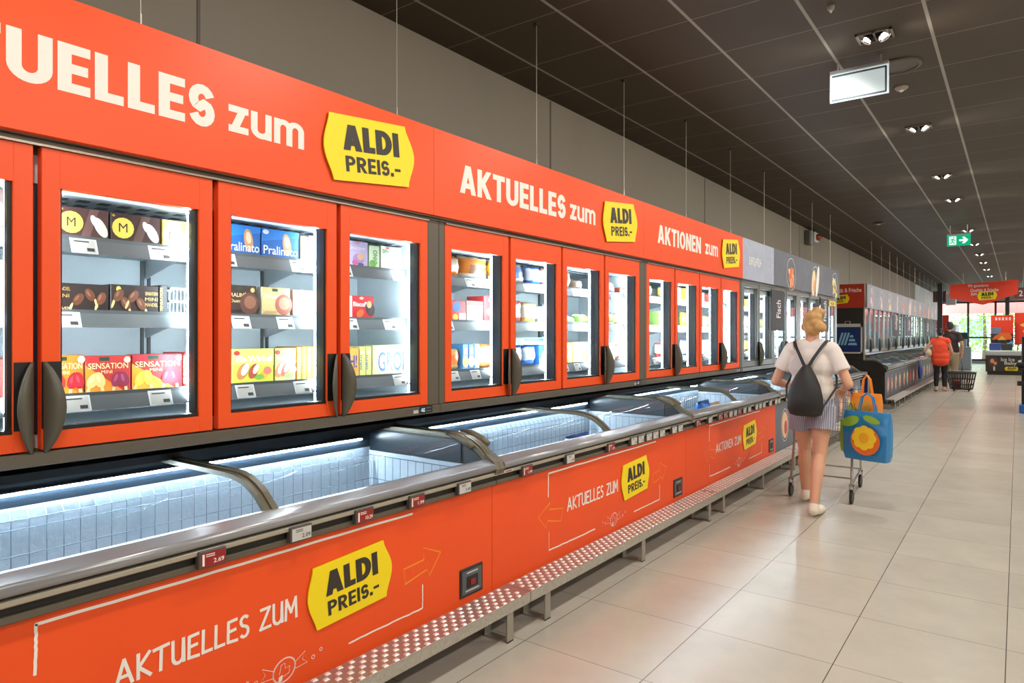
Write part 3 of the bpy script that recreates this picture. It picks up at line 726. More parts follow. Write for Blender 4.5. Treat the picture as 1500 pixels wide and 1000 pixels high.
def chest_front(S, t, front, text=None):
    S1 = S+PIT
    fm = {'red': RED, 'slate': SLATE, 'dark': SLATEDARK}[front]
    p = MB().box((XP-0.02, S+0.0015, 0.115), (XP, S1-0.0015, 0.718)).build('front_panel', fm, parent=t)
    pl = wallplane(XP, S)
    if front == 'red':
        g = MB().m(CREAM); r = random.Random(int(S*100))
        def rough(pts, w):
            out = []
            for i in range(len(pts)-1):
                n = 14
                for k in range(n + (i == len(pts)-2)):
                    f = k/n; out.append((pts[i][0]+(pts[i+1][0]-pts[i][0])*f+r.uniform(-1, 1)*0.0012, pts[i][1]+(pts[i+1][1]-pts[i][1])*f+r.uniform(-1, 1)*0.0016))
            stroke(g, pl, out, w, 0.001)
        rough([(0.50, 0.555), (0.503, 0.691)], 0.008); rough([(0.500, 0.690), (1.90, 0.690)], 0.009)
        rough([(0.508, 0.366), (0.508, 0.262)], 0.0035); rough([(0.508, 0.261), (1.02, 0.261)], 0.008)
        rough([(1.96, 0.366), (1.96, 0.262)], 0.006); rough([(1.96, 0.262), (1.55, 0.258)], 0.007)
        # sweet in its wrapper, with bubbles
        c0 = (1.262, 0.268)
        for q in (1.0, 0.93): stroke(g, pl, [(c0[0]+0.047*q*cos(a), c0[1]+0.042*q*sin(a)+0.004*cos(a)) for a in [2*pi*k/24 for k in range(24)]], 0.002, 0.001, closed=True)
        for sg in (-1, 1): stroke(g, pl, [(c0[0]+sg*0.045, c0[1]+0.012), (c0[0]+sg*0.088, c0[1]+0.036), (c0[0]+sg*0.076, c0[1]+0.010), (c0[0]+sg*0.098, c0[1]-0.008), (c0[0]+sg*0.047, c0[1]-0.012)], 0.002, 0.001, closed=True)
        stroke(g, pl, [(c0[0]-0.02, c0[1]-0.01), (c0[0]-0.012, c0[1]+0.022), (c0[0]+0.002, c0[1]+0.024), (c0[0]+0.004, c0[1]+0.004), (c0[0]+0.022, c0[1]+0.008), (c0[0]+0.02, c0[1]-0.016), (c0[0]-0.004, c0[1]-0.022)], 0.002, 0.001)
        poly(g, pl, [(c0[0]-0.022, c0[1]-0.018), (c0[0]-0.006, c0[1]-0.014), (c0[0]-0.009, c0[1]-0.034), (c0[0]-0.024, c0[1]-0.036)])
        for bx, bz, br in ((1.385, 0.268, 0.007), (1.42, 0.284, 0.006), (1.15, 0.268, 0.006), (1.118, 0.281, 0.004)):
            stroke(g, pl, [(bx+br*cos(a), bz+br*sin(a)) for a in [2*pi*k/12 for k in range(12)]], 0.002, 0.001, closed=True)
        g.build('line_drawing', parent=p, label='cream hand-drawn frame and sweet')
        h = MB().m(CREAM)
        w_ = text or 'AKTUELLES ZUM'
        handtext(h, Pl(pl.o, pl.S+pl.T*0.004, pl.T), w_, (0.70 if w_[2] == 'T' and w_[3] == 'U' else 0.66, 1.315, 0.437, 0.508), 0.0105)
        h.build('lettering', parent=p, label='cream hand-drawn capitals')
        for arrow in ([(1.845, 0.462), (1.968, 0.473), (1.966, 0.527), (2.078, 0.480), (2.005, 0.394), (1.986, 0.424), (1.858, 0.396)],
                      [(0.401, 0.462), (0.515, 0.524), (0.515, 0.486), (0.649, 0.466), (0.627, 0.397), (0.494, 0.428), (0.474, 0.393)]):
            ar = MB().m(ORANGELINE)
            for j in (0, 1): stroke(ar, pl, [(a+r.uniform(-.005, .005), b+r.uniform(-.004, .004)) for a, b in arrow], 0.0045, 0.001+0.0002*j, closed=True)
            cxm = sum(a for a, b in arrow)/7; czm = sum(b for a, b in arrow)/7
            for k in range(6): stroke(ar, pl, [(cxm-0.05+k*0.02, czm-0.022), (cxm-0.068+k*0.02, czm+0.012)], 0.002, 0.001, taper=True)
            ar.build('arrow', parent=p, label='orange hand-drawn arrow outline')
        emblem(p, pl, (1.397, 0.362), (0.345, 0.022), (-0.018, 0.234), 0.009)
    else:
        r = random.Random(int(S*31))
        cols = [(226, 140, 110), (214, 96, 80), (236, 190, 150), (232, 200, 120), (190, 70, 60)]
        for k in range(4):
            g = MB(); cxx = 0.35+0.58*k+r.uniform(-.05, .05)
            g.m(pm(cols[(k+int(S)) % 5])); ell(g, pl, cxx, 0.45, 0.12, 0.15, 0.001, 14, r.uniform(-.6, .6))
            g.m(pm(cols[(k+int(S)+2) % 5])); ell(g, pl, cxx+0.03, 0.42, 0.06, 0.08, 0.0016, 12)
            g.m(CREAM); stroke(g, pl, [(cxx+0.15*cos(a), 0.45+0.18*sin(a)) for a in [2*pi*j/20 for j in range(20)]], 0.006, 0.0013, closed=True)
            g.build('food_picture', parent=p, label='picture of food with chalk outline')
    # switch window in a dark bezel near the right end
    v = MB().m(BLACK); v.bbox((XP-0.004, S+2.205, 0.222), (XP+0.006, S+2.372, 0.358), 0.006)
    v.m(RAIL); v.box((XP+0.006, S+2.218, 0.235), (XP+0.007, S+2.36, 0.346))
    v.m(BLACK); v.box((XP+0.007, S+2.25, 0.262), (XP+0.010, S+2.33, 0.315))
    v.m(TAGRED); v.box((XP+0.010, S+2.273, 0.272), (XP+0.013, S+2.308, 0.30))
    v.m(TAGGREY); v.box((XP+0.007, S+2.24, 0.246), (XP+0.008, S+2.34, 0.252)); v.box((XP+0.007, S+2.25, 0.33), (XP+0.008, S+2.33, 0.336))
    v.build('switch_panel', parent=t)

def chest(S, label, group, front='red', text=None, wires=True):
    t = tag(empty('chest_freezer', (XP, S, 0.0)), label, 'freezer', group)
    S1 = S+PIT
    b = MB()
    b.box((-2.99, S+0.002, 0.10), (XP-0.02, S1-0.002, 0.30)); b.box((XP-0.06, S+0.002, 0.30), (XP-0.02, S1-0.002, 0.80))
    b.box((-2.99, S+0.002, 0.30), (-2.945, S1-0.002, 0.945))
    for a, c in ((S+0.002, S+0.045), (S1-0.045, S1-0.002)):
        b.prism([(-2.945, 0.30), (XP-0.06, 0.30), (XP-0.03, 0.80)] + [(q[0], q[1]-0.012) for q in ARCH[1:]], 'y', a, c)
    fixnormals(b.build('body', BLACK, parent=t))
    MB().box((-2.95, S+0.01, 0.0), (-2.22, S1-0.01, 0.10)).build('plinth', mat('brown_plinth', srgb(78, 60, 48), 0.5, noise=0.08), parent=t)  # brown plinth, colour darkened to carry the shade under the step
    MB().box((-2.22, S+0.01, 0.085), (-2.205, S1-0.01, 0.10)).build('plinth_edge', STRIP, parent=t)
    li = MB()
    li.box((-2.93, S+0.05, 0.305), (XP-0.065, S1-0.05, 0.315)); li.box((-2.94, S+0.05, 0.315), (-2.93, S1-0.05, 0.83))
    li.box((XP-0.07, S+0.05, 0.315), (XP-0.062, S1-0.05, 0.79))
    li.box((-2.93, S+0.046, 0.315), (XP-0.07, S+0.055, 0.81)); li.box((-2.93, S1-0.055, 0.315), (XP-0.07, S1-0.046, 0.81))
    li.build('lining', FROST, parent=t)
    MB().box((-2.94, S+0.05, 0.83), (-2.93, S1-0.05, 0.94)).box((-2.93, S+0.046, 0.812), (-2.25, S+0.052, 0.925)).box((-2.93, S1-0.052, 0.812), (-2.25, S1-0.046, 0.925)).build('upper_liner', NAVY, parent=t)
    MB().bbox((-2.925, S+0.08, 0.876), (-2.914, S1-0.12, 0.885), 0.002).build('light_tube', LEDLOW, parent=t)
    MB().box((-2.93, S+0.06, 0.888), (-2.905, S1-0.10, 0.894)).build('light_holder', NAVY, parent=t)
    if wires:
        w = MB(); x = -2.90; r = 0.0019
        n = int((PIT-0.14)/0.056)
        for k in range(n+1):
            yy = S+0.07+k*(PIT-0.14)/n
            w.tube([(x, yy, 0.33), (x, yy, 0.79), (x-0.02, yy, 0.815)], r, 4)
        for zz in (0.36, 0.46, 0.56, 0.66, 0.755, 0.79): w.tube([(x+0.003, S+0.07, zz), (x+0.003, S1-0.07, zz)], r*1.1, 4)
        for yy in (S+0.07, S1-0.07):
            for k in range(13):
                xx = x+k*(0.70/12); w.tube([(xx, yy, 0.33), (xx, yy, 0.79)], r, 4)
            for zz in (0.46, 0.56, 0.66, 0.79): w.tube([(x, yy, zz), (XP-0.1, yy, zz)], r*1.1, 4)
        w.build('wire_basket', WIRE, parent=t)
    # glass lids in their curved frames
    mid = S+1.225
    for a, c in ((S+0.035, mid-0.004), (mid+0.004, S1-0.035)):
        low = a < mid-0.1
        pr = offs(ARCH, -0.004 if low else 0.004)
        lo = MB(); lo.smooth = True; lo.sheet(pr, a, c)
        l = lo.build('lid', LID, parent=t)
    fr = MB(); band(fr, mid-0.030, mid-0.008, 0.006, 0.012); band(fr, mid-0.006, mid+0.018, 0.013, 0.006)
    fixnormals(fr.build('lid_frame', BRONZE, parent=t))
    for a in (S, S1):
        sg = 1 if a == S else -1
        e = MB(); band(e, a+sg*0.002, a+sg*0.016, 0.016, 0.03); band(e, a+sg*0.022, a+sg*0.040, 0.012, 0.02)
        eo = e.build('end_frame', BRONZE, parent=t); fixnormals(eo)
        g = MB(); g.smooth = True
        g.tube([(-2.34, a+sg*0.055, 0.957), (-2.27, a+sg*0.06, 0.948), (-2.205, a+sg*0.062, 0.925), (-2.165, a+sg*0.06, 0.90)], 0.018, 10, radii=[0.010, 0.018, 0.019, 0.017])
        g.build('lid_grip', BRONZE, parent=eo)
        # corner cap over the bumper
        MB().prism([(-2.045, 0.775), (-2.036, 0.80), (-2.05, 0.835), (-2.10, 0.868), (-2.13, 0.86), (-2.10, 0.80)], 'y', min(a+sg*0.0012, a+sg*0.034), max(a+sg*0.0012, a+sg*0.034)).build('corner_cap', BRONZE, parent=t)
    MB().box((-2.975, S+0.002, 0.946), (-2.78, S1-0.002, 0.975)).box((-2.99, S+0.002, 0.975), (-2.94, S1-0.002, 1.045)).build('rear_profile', BLACK, parent=t)
    # front rail profiles
    bp = [(-2.10, 0.792), (-2.05, 0.794)] + [(-2.050+0.014*cos(radians(q)), 0.812+0.018*sin(radians(q))) for q in range(-80, 91, 17)] + [(-2.085, 0.846), (-2.115, 0.845)]
    bm_ = MB(); bm_.smooth = True; bm_.prism(bp, 'y', S+0.036, S1-0.036); bm_.sm = [True]*len(bm_.sm); 
    for i_ in (0, 1): bm_.sm[i_] = False
    fixnormals(bm_.build('bumper', BUMPER, parent=t))
    MB().box((-2.10, S+0.002, 0.718), (-2.072, S1-0.002, 0.795)).build('rail_channel', DARK, parent=t)
    MB().bbox((-2.075, S+0.002, 0.768), (-2.046, S1-0.002, 0.786), 0.003).build('upper_rail', STRIP, parent=t)
    MB().bbox((-2.075, S+0.002, 0.720), (-2.060, S1-0.002, 0.742), 0.003).build('lower_rail', TAUPE, parent=t)
    if front == 'red':
        lg = MB().m(CREAM); put_text(lg, wallplane(-2.0465), 'IARP', (S+0.05, S+0.13, 0.771, 0.784), 0.01) if False else None
        st = MB().m(TAGGREY).box((-2.0462, S+0.045, 0.772), (-2.0452, S+0.115, 0.783)); st.m(TAGRED).box((-2.0451, S+0.052, 0.775), (-2.0446, S+0.105, 0.780))
        st.build('maker_plate', parent=t)
    chest_front(S, t, front, text)
    return t

bank_names = ['nearest', 'second', 'third', 'fourth', 'fifth']
ROW1 = [0.18+PIT*k for k in range(5)]
for k, S in enumerate(ROW1):
    if k < 3:
        lu = ['nearest upright freezer bank with red door frames, showing ice cream boxes', 'second upright freezer bank with red door frames, orange and blue bags inside', 'third upright freezer bank with red door frames, beside the pale textured banner'][k]
        lc = ['nearest red chest freezer below the ice cream doors, yellow plate and cream lettering', 'second red chest freezer along the run, both orange arrows visible on its front', 'third red chest freezer, reading AKTIONEN ZUM, with a dark switch panel at its end'][k]
        upright(S, lu, 'red framed upright freezers', 'red'); chest(S, lc, 'red fronted chest freezers', 'red', 'AKTIONEN ZUM' if k == 2 else None)
    else:
        lu = ['upright freezer bank with plain steel frames, carrying the Fisch panel', 'upright freezer bank with plain steel frames at the far end of the first run'][k-3]
        lc = ['slate fronted chest freezer right after the red ones, partly behind the woman', 'last slate fronted chest freezer of the first run, beyond the shopping cart'][k-3]
        upright(S, lu, 'steel framed upright freezers', 'steel'); chest(S, lc, 'slate fronted chest freezers', 'slate')
ROW2 = [15.05+PIT*k for k in range(6)]
far = ['first', 'second', 'third', 'fourth', 'fifth', 'last']
for k, S in enumerate(ROW2):
    fu = upright(S, '%s upright freezer bank of the far run behind the red end sign' % far[k], 'far run upright freezers', 'steel', detail=False)
    fc = chest(S, '%s dark chest freezer of the far run, with food pictures on its front' % far[k], 'far run chest freezers', 'dark', wires=False)
    if k == 0: FAR_UP, FAR_CH = fu, fc

# ------------------------------------------------------------------ price tags on the chest rail
TW, TH = 0.092, 0.056
def rail_tag(y, red, price, label, w=TW):
    t = tag(empty('price_tag', (-2.045, y+w/2, 0.727)), label, 'price tag', 'electronic price tags on the chest freezer rail')
    MB().bbox((-2.06, y, 0.727), (-2.036, y+w, 0.727+TH), 0.003).build('case', TAGFRAME, parent=t)
    s = MB().m(TAGRED if red else TAGGREY); pl = wallplane(-2.036, y, 0.727)
    poly(s, pl, [(0.007, 0.006), (w-0.005, 0.006), (w-0.005, TH-0.006), (0.007, TH-0.006)], 0.0006)
    s.m(CREAM if red else INK)
    if red: poly(s, pl, [(0.011, 0.010), (0.018, 0.010), (0.018, TH-0.010), (0.011, TH-0.010)], 0.001)
    put_text(s, pl, price, (w*0.52, w-0.009, 0.013, 0.027), 0.012, 0.001)
    for q in range(2): poly(s, pl, [(0.022, TH-0.014-q*0.006), (0.052, TH-0.014-q*0.006), (0.052, TH-0.0115-q*0.006), (0.022, TH-0.0115-q*0.006)], 0.001)
    s.build('screen', parent=t)
near_tags = [(1.10, 1, '2.69', 'red price tag showing 2.69, leftmost on the nearest chest freezer rail'), (1.43, 0, '2.09', 'grey price tag showing 2.09, between two red ones'),
 (1.722, 1, '10.29', 'red price tag above the emblem of the nearest chest freezer'), (2.01, 1, '1.99', 'red price tag showing 1.99, above the right arrow of the nearest chest'),
 (2.317, 0, '3.49', 'grey price tag at the right end of the nearest chest freezer'), (2.815, 1, '1.49', 'red price tag at the left end of the second red chest freezer'),
 (3.235, 0, '2.49', 'grey price tag alone left of the lettering on the second red chest')]
for y, r, p, l in near_tags: rail_tag(y, r, p, l)
from math import atan
def y_at(u, x):
    k = (u-750.0)/991.0; a = 0.642
    return x*(cos(a)+k*sin(a))/(-sin(a)+k*cos(a))
tn = 0
lab2 = ['red price tag left of the grey cluster on the second red chest', 'first grey price tag of the cluster on the second red chest', 'second grey price tag of the cluster on the second red chest', 'third grey price tag of the cluster on the second red chest', 'fourth grey price tag of the cluster on the second red chest', 'grey price tag right after the cluster of four', 'dark price tag at the right end of the second red chest', 'grey price tag last on the second red chest rail',
 'dark red price tag first on the third red chest rail', 'lone grey price tag above the left bracket of the third red chest', 'first red price tag of the pair on the third red chest', 'second red price tag of the pair on the third red chest', 'grey price tag right after the red pair on the third chest', 'second grey price tag after the red pair on the third chest', 'dark red price tag in the middle of the third red chest', 'grey price tag just past the middle of the third red chest', 'second grey price tag past the middle of the third red chest', 'first of three close grey price tags on the third chest', 'second of three close grey price tags on the third chest', 'third of three close grey price tags on the third chest', 'lone grey price tag above the arrow of the third chest', 'dark price tag close to the right end of the third chest', 'grey price tag last on the third red chest', 'dark price tag on the slate chest freezer beside the woman']
ys = [3.72, 4.03, 4.135, 4.26, 4.365, 4.475, 4.69, 4.80, 5.16, 5.42, 5.66, 5.79, 5.92, 6.04, 6.16, 6.30, 6.44, 6.66, 6.78, 6.90, 7.12, 7.32, 7.43, 7.75]
for i, y in enumerate(ys): rail_tag(y, i in (0, 8, 10, 11, 14), '%d.%02d' % (1+i % 4, 29+(i*17) % 70), lab2[i])

# ------------------------------------------------------------------ tread-plate steps along the chests
BX0, BX1 = -2.082, -1.925
def bench(y0, y1, label, legs, loz=True, group='tread plate steps'):
    t = tag(empty('tread_step', ((BX0+BX1)/2, (y0+y1)/2, 0.0)), label, 'step', group)
    p = MB().bbox((BX0, y0+0.003, 0.186), (BX1, y1-0.003, 0.194), 0.002).build('tread', PLATE, parent=t)
    MB().bbox((BX1-0.006, y0+0.003, 0.140), (BX1, y1-0.003, 0.190), 0.002).build('front_lip', LIP, parent=t)
    if loz:
        g = MB(); n = int((y1-y0)/0.0575)
        for k in range(n):
            for r in range(5):
                cy = y0+0.03+k*0.0575+(0.028 if r % 2 else 0); cx = BX0+0.018+r*0.0315
                if cy > y1-0.02: continue
                a, b2 = 0.0135, 0.0105
                g.add([(cx-b2, cy-a*0.75, 0.194), (cx+b2*0.8, cy-a*0.95, 0.194), (cx+b2, cy+a*0.75, 0.194), (cx-b2*0.8, cy+a*0.95, 0.194),
                       (cx-b2*.6, cy-a*.45, 0.1985), (cx+b2*.5, cy-a*.6, 0.1985), (cx+b2*.6, cy+a*.45, 0.1985), (cx-b2*.5, cy+a*.6, 0.1985)],
                      [(4,5,6,7), (0,1,5,4), (1,2,6,5), (2,3,7,6), (3,0,4,7)])
        g.build('lozenges', LOZ, parent=p)
    for ly in legs:
        b = MB(); w = 0.024
        b.box((BX1-0.012, ly-w, 0.0), (BX1-0.006, ly+w, 0.186)); b.box((BX0+0.01, ly-w, 0.0), (BX1-0.006, ly+w, 0.006))
        b.box((BX0+0.008, ly-w, 0.0), (BX0+0.014, ly+w, 0.186)); b.box((BX0+0.01, ly-w, 0.178), (BX1-0.006, ly+w, 0.186))
        b.build('bracket', mat('bracket_steel', srgb(168, 162, 148), 0.4, metal=0.5, noise=0.06), parent=t)
bl = ['nearest tread plate step below the first red chest', 'second tread plate step, from the switch panel to the second chest', 'third tread plate step below the third red chest', 'fourth tread plate step, passing behind the woman', 'last tread plate step of the first freezer run']
ends = [0.2, 2.73, 5.33, 7.85, 10.3, 12.43]
for k in range(5):
    a, b = ends[k], ends[k+1]
    bench(a, b, bl[k], [a+0.16, (a+b)/2-0.03, b-0.16])
for k in range(6):
    a = ROW2[k]-0.05 if k == 0 else ROW2[k]
    bench(a, ROW2[k]+PIT, '%s shining tread plate step along the far freezer run' % far[k], [a+0.2, a+0.8, a+1.6, a+2.2], loz=(k == 0), group='far run tread plate steps')

# ------------------------------------------------------------------ hanging sign boards above the doors
def board(y0, y1, z0, z1, material, label, wires, name='sign_board', group=None, x=XB, th=0.03):
    t = tag(empty(name, (x-th/2, (y0+y1)/2, z0)), label, 'sign', group)
    MB().box((x-th, y0+0.001, z0), (x, y1-0.001, z1)).build('panel', material, parent=t)
    for wy in wires:
        w = MB(); w.tube([(x-th/2, wy, z1-0.005), (x-th/2, wy, CEIL)], 0.0022, 6); w.tube([(x-th/2, wy, z1), (x-th/2, wy, z1+0.04)], 0.005, 6)
        wo = w.build('suspension_wire', STEELWIRE, parent=t)
        MB().tube([(x-th/2, wy, CEIL-0.012), (x-th/2, wy, CEIL)], 0.02, 10).build('ceiling_clip', DARK, parent=wo)
    return t
BZ0, BZ1 = 2.076, 2.524
WY = [1.10, 2.30, 3.494, 4.672, 5.885, 7.072, 8.254, 9.425, 10.6, 11.8]
for k in range(3):
    a = ROW1[k] if k else -0.3
    b = ROW1[k]+PIT if k < 2 else 7.425
    t = board(a if k == 0 else [0, 2.545, 4.98][k], [2.545, 4.98, 7.425][k], BZ0, BZ1, RED, ['nearest red hanging board, large cream AKTUELLES zum cut off at the left', 'second red hanging board, reading AKTUELLES zum in full', 'third red hanging board, reading AKTIONEN zum'][k],
              [w for w in WY if [-1, 2.545, 4.98][k] < w < [2.545, 4.98, 7.425][k]], group='red price boards above the freezers')
    pl = wallplane(XB, ROW1[k]); l = MB().m(CREAM)
    if k < 2: bold_text(l, pl, 'AKTUELLES', (0.118, 1.180, 2.226, 2.380), 0.255, 0.20, 0.085)
    else: bold_text(l, pl, 'AKTIONEN', (0.165, 1.125, 2.226, 2.380), 0.255, 0.20, 0.085)
    l.build('lettering', parent=t, label='cream bold capitals')
    l = MB().m(CREAM); bold_text(l, pl, 'zum', (1.235, 1.575, 2.236, 2.338), 0.27, 0.22, 0.10); l.build('lettering', parent=t, label='cream lower case word')
    emblem(t, pl, (1.722, 2.137), (0.452, 0.046), (-0.028, 0.289), 0.014)
def food(mb, pl, s, t0, kind, r):
    """a picture of food printed on a slate board"""
    if kind == 0:
        for q in range(16):
            mb.m(pm([(240, 140, 90), (228, 108, 66), (250, 190, 140)][q % 3])); ell(mb, pl, s+r.uniform(-.13, .13), t0+0.14+r.uniform(-.09, .09), 0.07, 0.04, 0.001+0.0002*q, 10, r.uniform(0, 3))
    elif kind == 1:
        mb.m(pm((246, 214, 170))); ell(mb, pl, s-0.10, t0+0.14, 0.11, 0.20, 0.001, 18, -.3); mb.m(pm((250, 238, 224))); ell(mb, pl, s+0.14, t0+0.18, 0.08, 0.25, 0.0016, 18, -.35)
        mb.m(pm((226, 160, 120))); ell(mb, pl, s-0.06, t0+0.10, 0.05, 0.10, 0.002, 14, -.4)
    elif kind == 2:
        for q in range(14):
            mb.m(pm([(248, 224, 130), (252, 240, 190), (236, 200, 90)][q % 3])); ell(mb, pl, s+r.uniform(-.14, .14), t0+0.13+r.uniform(-.1, .14), 0.06, 0.035, 0.001+0.0002*q, 10, r.uniform(0, 3))
    else:
        for q in range(9):
            mb.m(pm([(240, 190, 190), (232, 150, 140), (250, 220, 214)][q % 3])); ell(mb, pl, s+r.uniform(-.08, .08), t0+0.2+r.uniform(-.14, .14), 0.07, 0.05, 0.001+0.0002*q, 10, r.uniform(0, 3))
    mb.m(CREAM); stroke(mb, pl, [(s+0.22*cos(a)+0.01*sin(5*a), t0+0.18+0.21*sin(a)) for a in [2*pi*k/28 for k in range(28)]], 0.008, 0.006, closed=True)
t = board(7.425, 8.60, BZ0, BZ1, PALEPRINT, 'pale textured hanging board with small cream word, next to the last red one', [8.254], group='food picture boards above the freezers')
pl = wallplane(XB); l = MB().m(CREAM)
put_text(l, pl, 'VERDICHTUNG', (7.68, 8.08, 2.24, 2.32), 0.02) if False else None
for k in range(8):     # the small word cannot be read in the picture: plain letter-like strokes
    stroke(l, pl, [(7.66+k*0.055, 2.25), (7.66+k*0.055, 2.335)], 0.016, 0.001); stroke(l, pl, [(7.66+k*0.055, 2.25+0.04*(k % 3)), (7.695+k*0.055, 2.25+0.04*(k % 3))], 0.014, 0.0012)
l.build('lettering', parent=t, label='cream small word')
r = random.Random(3); s = MB().m(pm((214, 218, 232)))
for k in range(26): stroke(s, pl, [(8.34+r.uniform(-.06, .2), 2.12+r.uniform(0, .3)), (8.36+r.uniform(-.06, .2), 2.2+r.uniform(0, .26))], 0.008, 0.001, taper=True)
s.build('chalk_drawing', parent=t, label='white chalky scribble')
for k, (a, b, foods, lab) in enumerate(((8.60, 10.4, [(9.38, 0)], 'dark slate hanging board with orange food picture'), (10.4, 12.43, [(10.72, 1), (12.05, 2)], 'dark slate hanging board with pale meat and yellow food pictures'))):
    t = board(a, b, BZ0, BZ1, SLATE, lab, [w for w in WY if a < w < b], group='food picture boards above the freezers')
    for s, kd in foods:
        f = MB(); food(f, wallplane(XB), s, BZ0, kd, random.Random(k)); f.build('food_picture', parent=t)
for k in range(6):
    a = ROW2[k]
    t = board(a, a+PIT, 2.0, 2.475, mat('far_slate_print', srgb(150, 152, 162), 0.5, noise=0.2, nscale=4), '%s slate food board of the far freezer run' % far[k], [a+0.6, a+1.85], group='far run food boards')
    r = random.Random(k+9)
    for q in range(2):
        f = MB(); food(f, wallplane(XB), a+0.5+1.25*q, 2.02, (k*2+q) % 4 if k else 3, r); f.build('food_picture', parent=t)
# category panels on the doors
def cat_panel(y0, y1, z0, z1, word, label, x=XD+0.02):
    t = tag(empty('category_panel', (x, (y0+y1)/2, z0)), label, 'sign', 'dark category panels on the doors')
    MB().box((x-0.008, y0, z0), (x, y1, z1)).build('panel', SLATEDARK, parent=t)
    for yy in (y0+0.06, y1-0.06): MB().box((x-0.018, yy-0.01, z1-0.03), (x-0.008, yy+0.01, z1+0.02)).build('clip', ALU, parent=t)
    h = (y1-y0); l = MB().m(CREAM)
    pl = Pl((x, y0+h*0.80, z0), (0,0,1), (0,-1,0)); pl.n = Vector((1,0,0))
    put_text(l, pl, word, (0.16, 0.16+0.045*len(word), 0.12*h, 0.46*h), 0.012)
    l.build('lettering', parent=t, label='cream upright word')
cat_panel(8.61, 9.17, 1.512, 2.02, 'Fisch', 'dark panel reading Fisch on the first steel framed bank')
cat_panel(11.19, 11.75, 1.512, 2.02, 'Fleisch', 'dark panel beside the woman\'s head on the second steel framed bank')
cat_panel(ROW2[1]+1.23, ROW2[1]+2.36, 1.42, 1.96, 'Geflügel', 'nearest dark category panel of the far freezer run')
cat_panel(ROW2[2]+1.23, ROW2[2]+2.36, 1.42, 1.96, 'Gemüse', 'second dark category panel of the far freezer run')
cat_panel(ROW2[4]+1.23, ROW2[4]+2.36, 1.42, 1.96, 'Backen', 'farthest dark category panel of the far freezer run')
st = MB().m(YELLOW).box((XD+0.004, 11.85, 1.93), (XD+0.006, 12.3, 2.01)); st.m(INK); put_text(st, wallplane(XD+0.006), 'ALDI', (11.95, 12.2, 1.95, 1.995), 0.03)
tag(st.build('sticker'), 'small yellow sticker at the top of the last door of the first run', 'sticker')

# ------------------------------------------------------------------ end of the far run
YE = 15.04
t = tag(empty('end_sign', (-2.77, YE-0.02, 2.0)), 'red sign on the end of the far run, reading Frische with a yellow plate', 'sign')
MB().box((-3.10, YE-0.03, 2.0), (XB-0.05, YE, 2.48)).build('panel', mat('dark_red_vinyl', (0.52, 0.035, 0.012), 0.45, noise=0.05), parent=t)
pl = Pl((-3.10, YE-0.03, 2.0), (1,0,0), (0,0,1)); l = MB().m(CREAM)
put_text(l, pl, 'Qualität & Frische', (-0.0, 0.60, 0.30, 0.40), 0.012); l.build('lettering', parent=t, label='cream handwritten style words')
emblem(t, pl, (0.05, 0.07), (0.30, 0.035), (-0.01, 0.17), 0.006)
BLACKEND = mat('black_end_panel', srgb(40, 34, 31), 0.45, noise=0.15, nscale=4)
ep = MB().box((-3.11, YE-0.02, 0.95), (XD, YE-0.0, 2.0)).build('end_panel', BLACKEND, parent=FAR_UP)
MB().bbox((XD-0.02, YE-0.03, 0.95), (XD+0.01, YE-0.02, 2.0), 0.003).build('edge_profile', STRIP, parent=ep)
ee = MB(); ee.prism([(-3.1, 0.10), (XP, 0.10), (XP, 0.79)] + [(q[0]-0.01, q[1]) for q in ARCH[1:-1]] + [(-3.1, 0.944)], 'y', YE-0.02, YE+0.0)
fixnormals(ee.build('end_panel', BLACKEND, parent=FAR_CH))
MB().bbox((-3.1, YE-0.03, 0.0), (-1.99, YE+0.0, 0.10), 0.004).build('end_plinth', mat('grey_plinth', srgb(140, 134, 122), 0.5, noise=0.06), parent=FAR_CH)
def logo_poster(x0, x1, z0, z1, y, label):
    t = tag(empty('framed_poster', ((x0+x1)/2, y, z0)), label, 'poster', 'framed blue posters')
    f = 0.03; fr = MB(); W = x1-x0; H = z1-z0
    for a, b in (((x0, z0), (x1, z0+f)), ((x0, z1-f*2.2), (x1, z1)), ((x0, z0), (x0+f, z1)), ((x1-f, z0), (x1, z1))):
        fr.box((a[0], y-0.02, a[1]), (b[0], y, b[1]))
    fr.build('frame', mat('poster_frame_silver', srgb(205, 203, 196), 0.4, metal=0.2, noise=0.04), parent=t)
    p = MB().box((x0+f/2, y-0.012, z0+f/2), (x1-f/2, y-0.004, z1-f/2)).build('sheet', mat('navy_print', srgb(14, 42, 104), 0.4, noise=0.08), parent=t)
    MB().tube([((x0+x1)/2-0.05, y-0.01, z1), ((x0+x1)/2-0.04, y-0.01, z1+0.05), ((x0+x1)/2+0.04, y-0.01, z1+0.05), ((x0+x1)/2+0.05, y-0.01, z1)], 0.006, 8).build('hook', ALU, parent=t)
    pl = Pl((x0, y-0.0125, z0), (1,0,0), (0,0,1)); g = MB().m(mat('logo_pale_blue', srgb(140, 190, 224), 0.4, noise=0.03))
    for k in range(3): poly(g, pl, [(W*(.15+.11*k), H*.28), (W*(.22+.11*k), H*.28), (W*(.36+.11*k), H*.70), (W*(.29+.11*k), H*.70)], 0.001)
    for k in range(3): poly(g, pl, [(W*(.50+.03*k), H*(.28+.13*k)), (W*(.82-.06*k), H*(.28+.13*k)), (W*(.80-.06*k), H*(.36+.13*k)), (W*(.54+.03*k), H*(.36+.13*k))], 0.001)
    g.build('logo', parent=p, label='pale blue slanted stripe logo')
logo_poster(-3.02, -2.485, 1.08, 1.68, YE-0.022, 'framed blue logo poster hanging on the black end wall')
logo_poster(-2.88, -2.36, 0.16, 0.72, YE-0.022, 'framed blue logo poster, low on the chest end beside the first run')

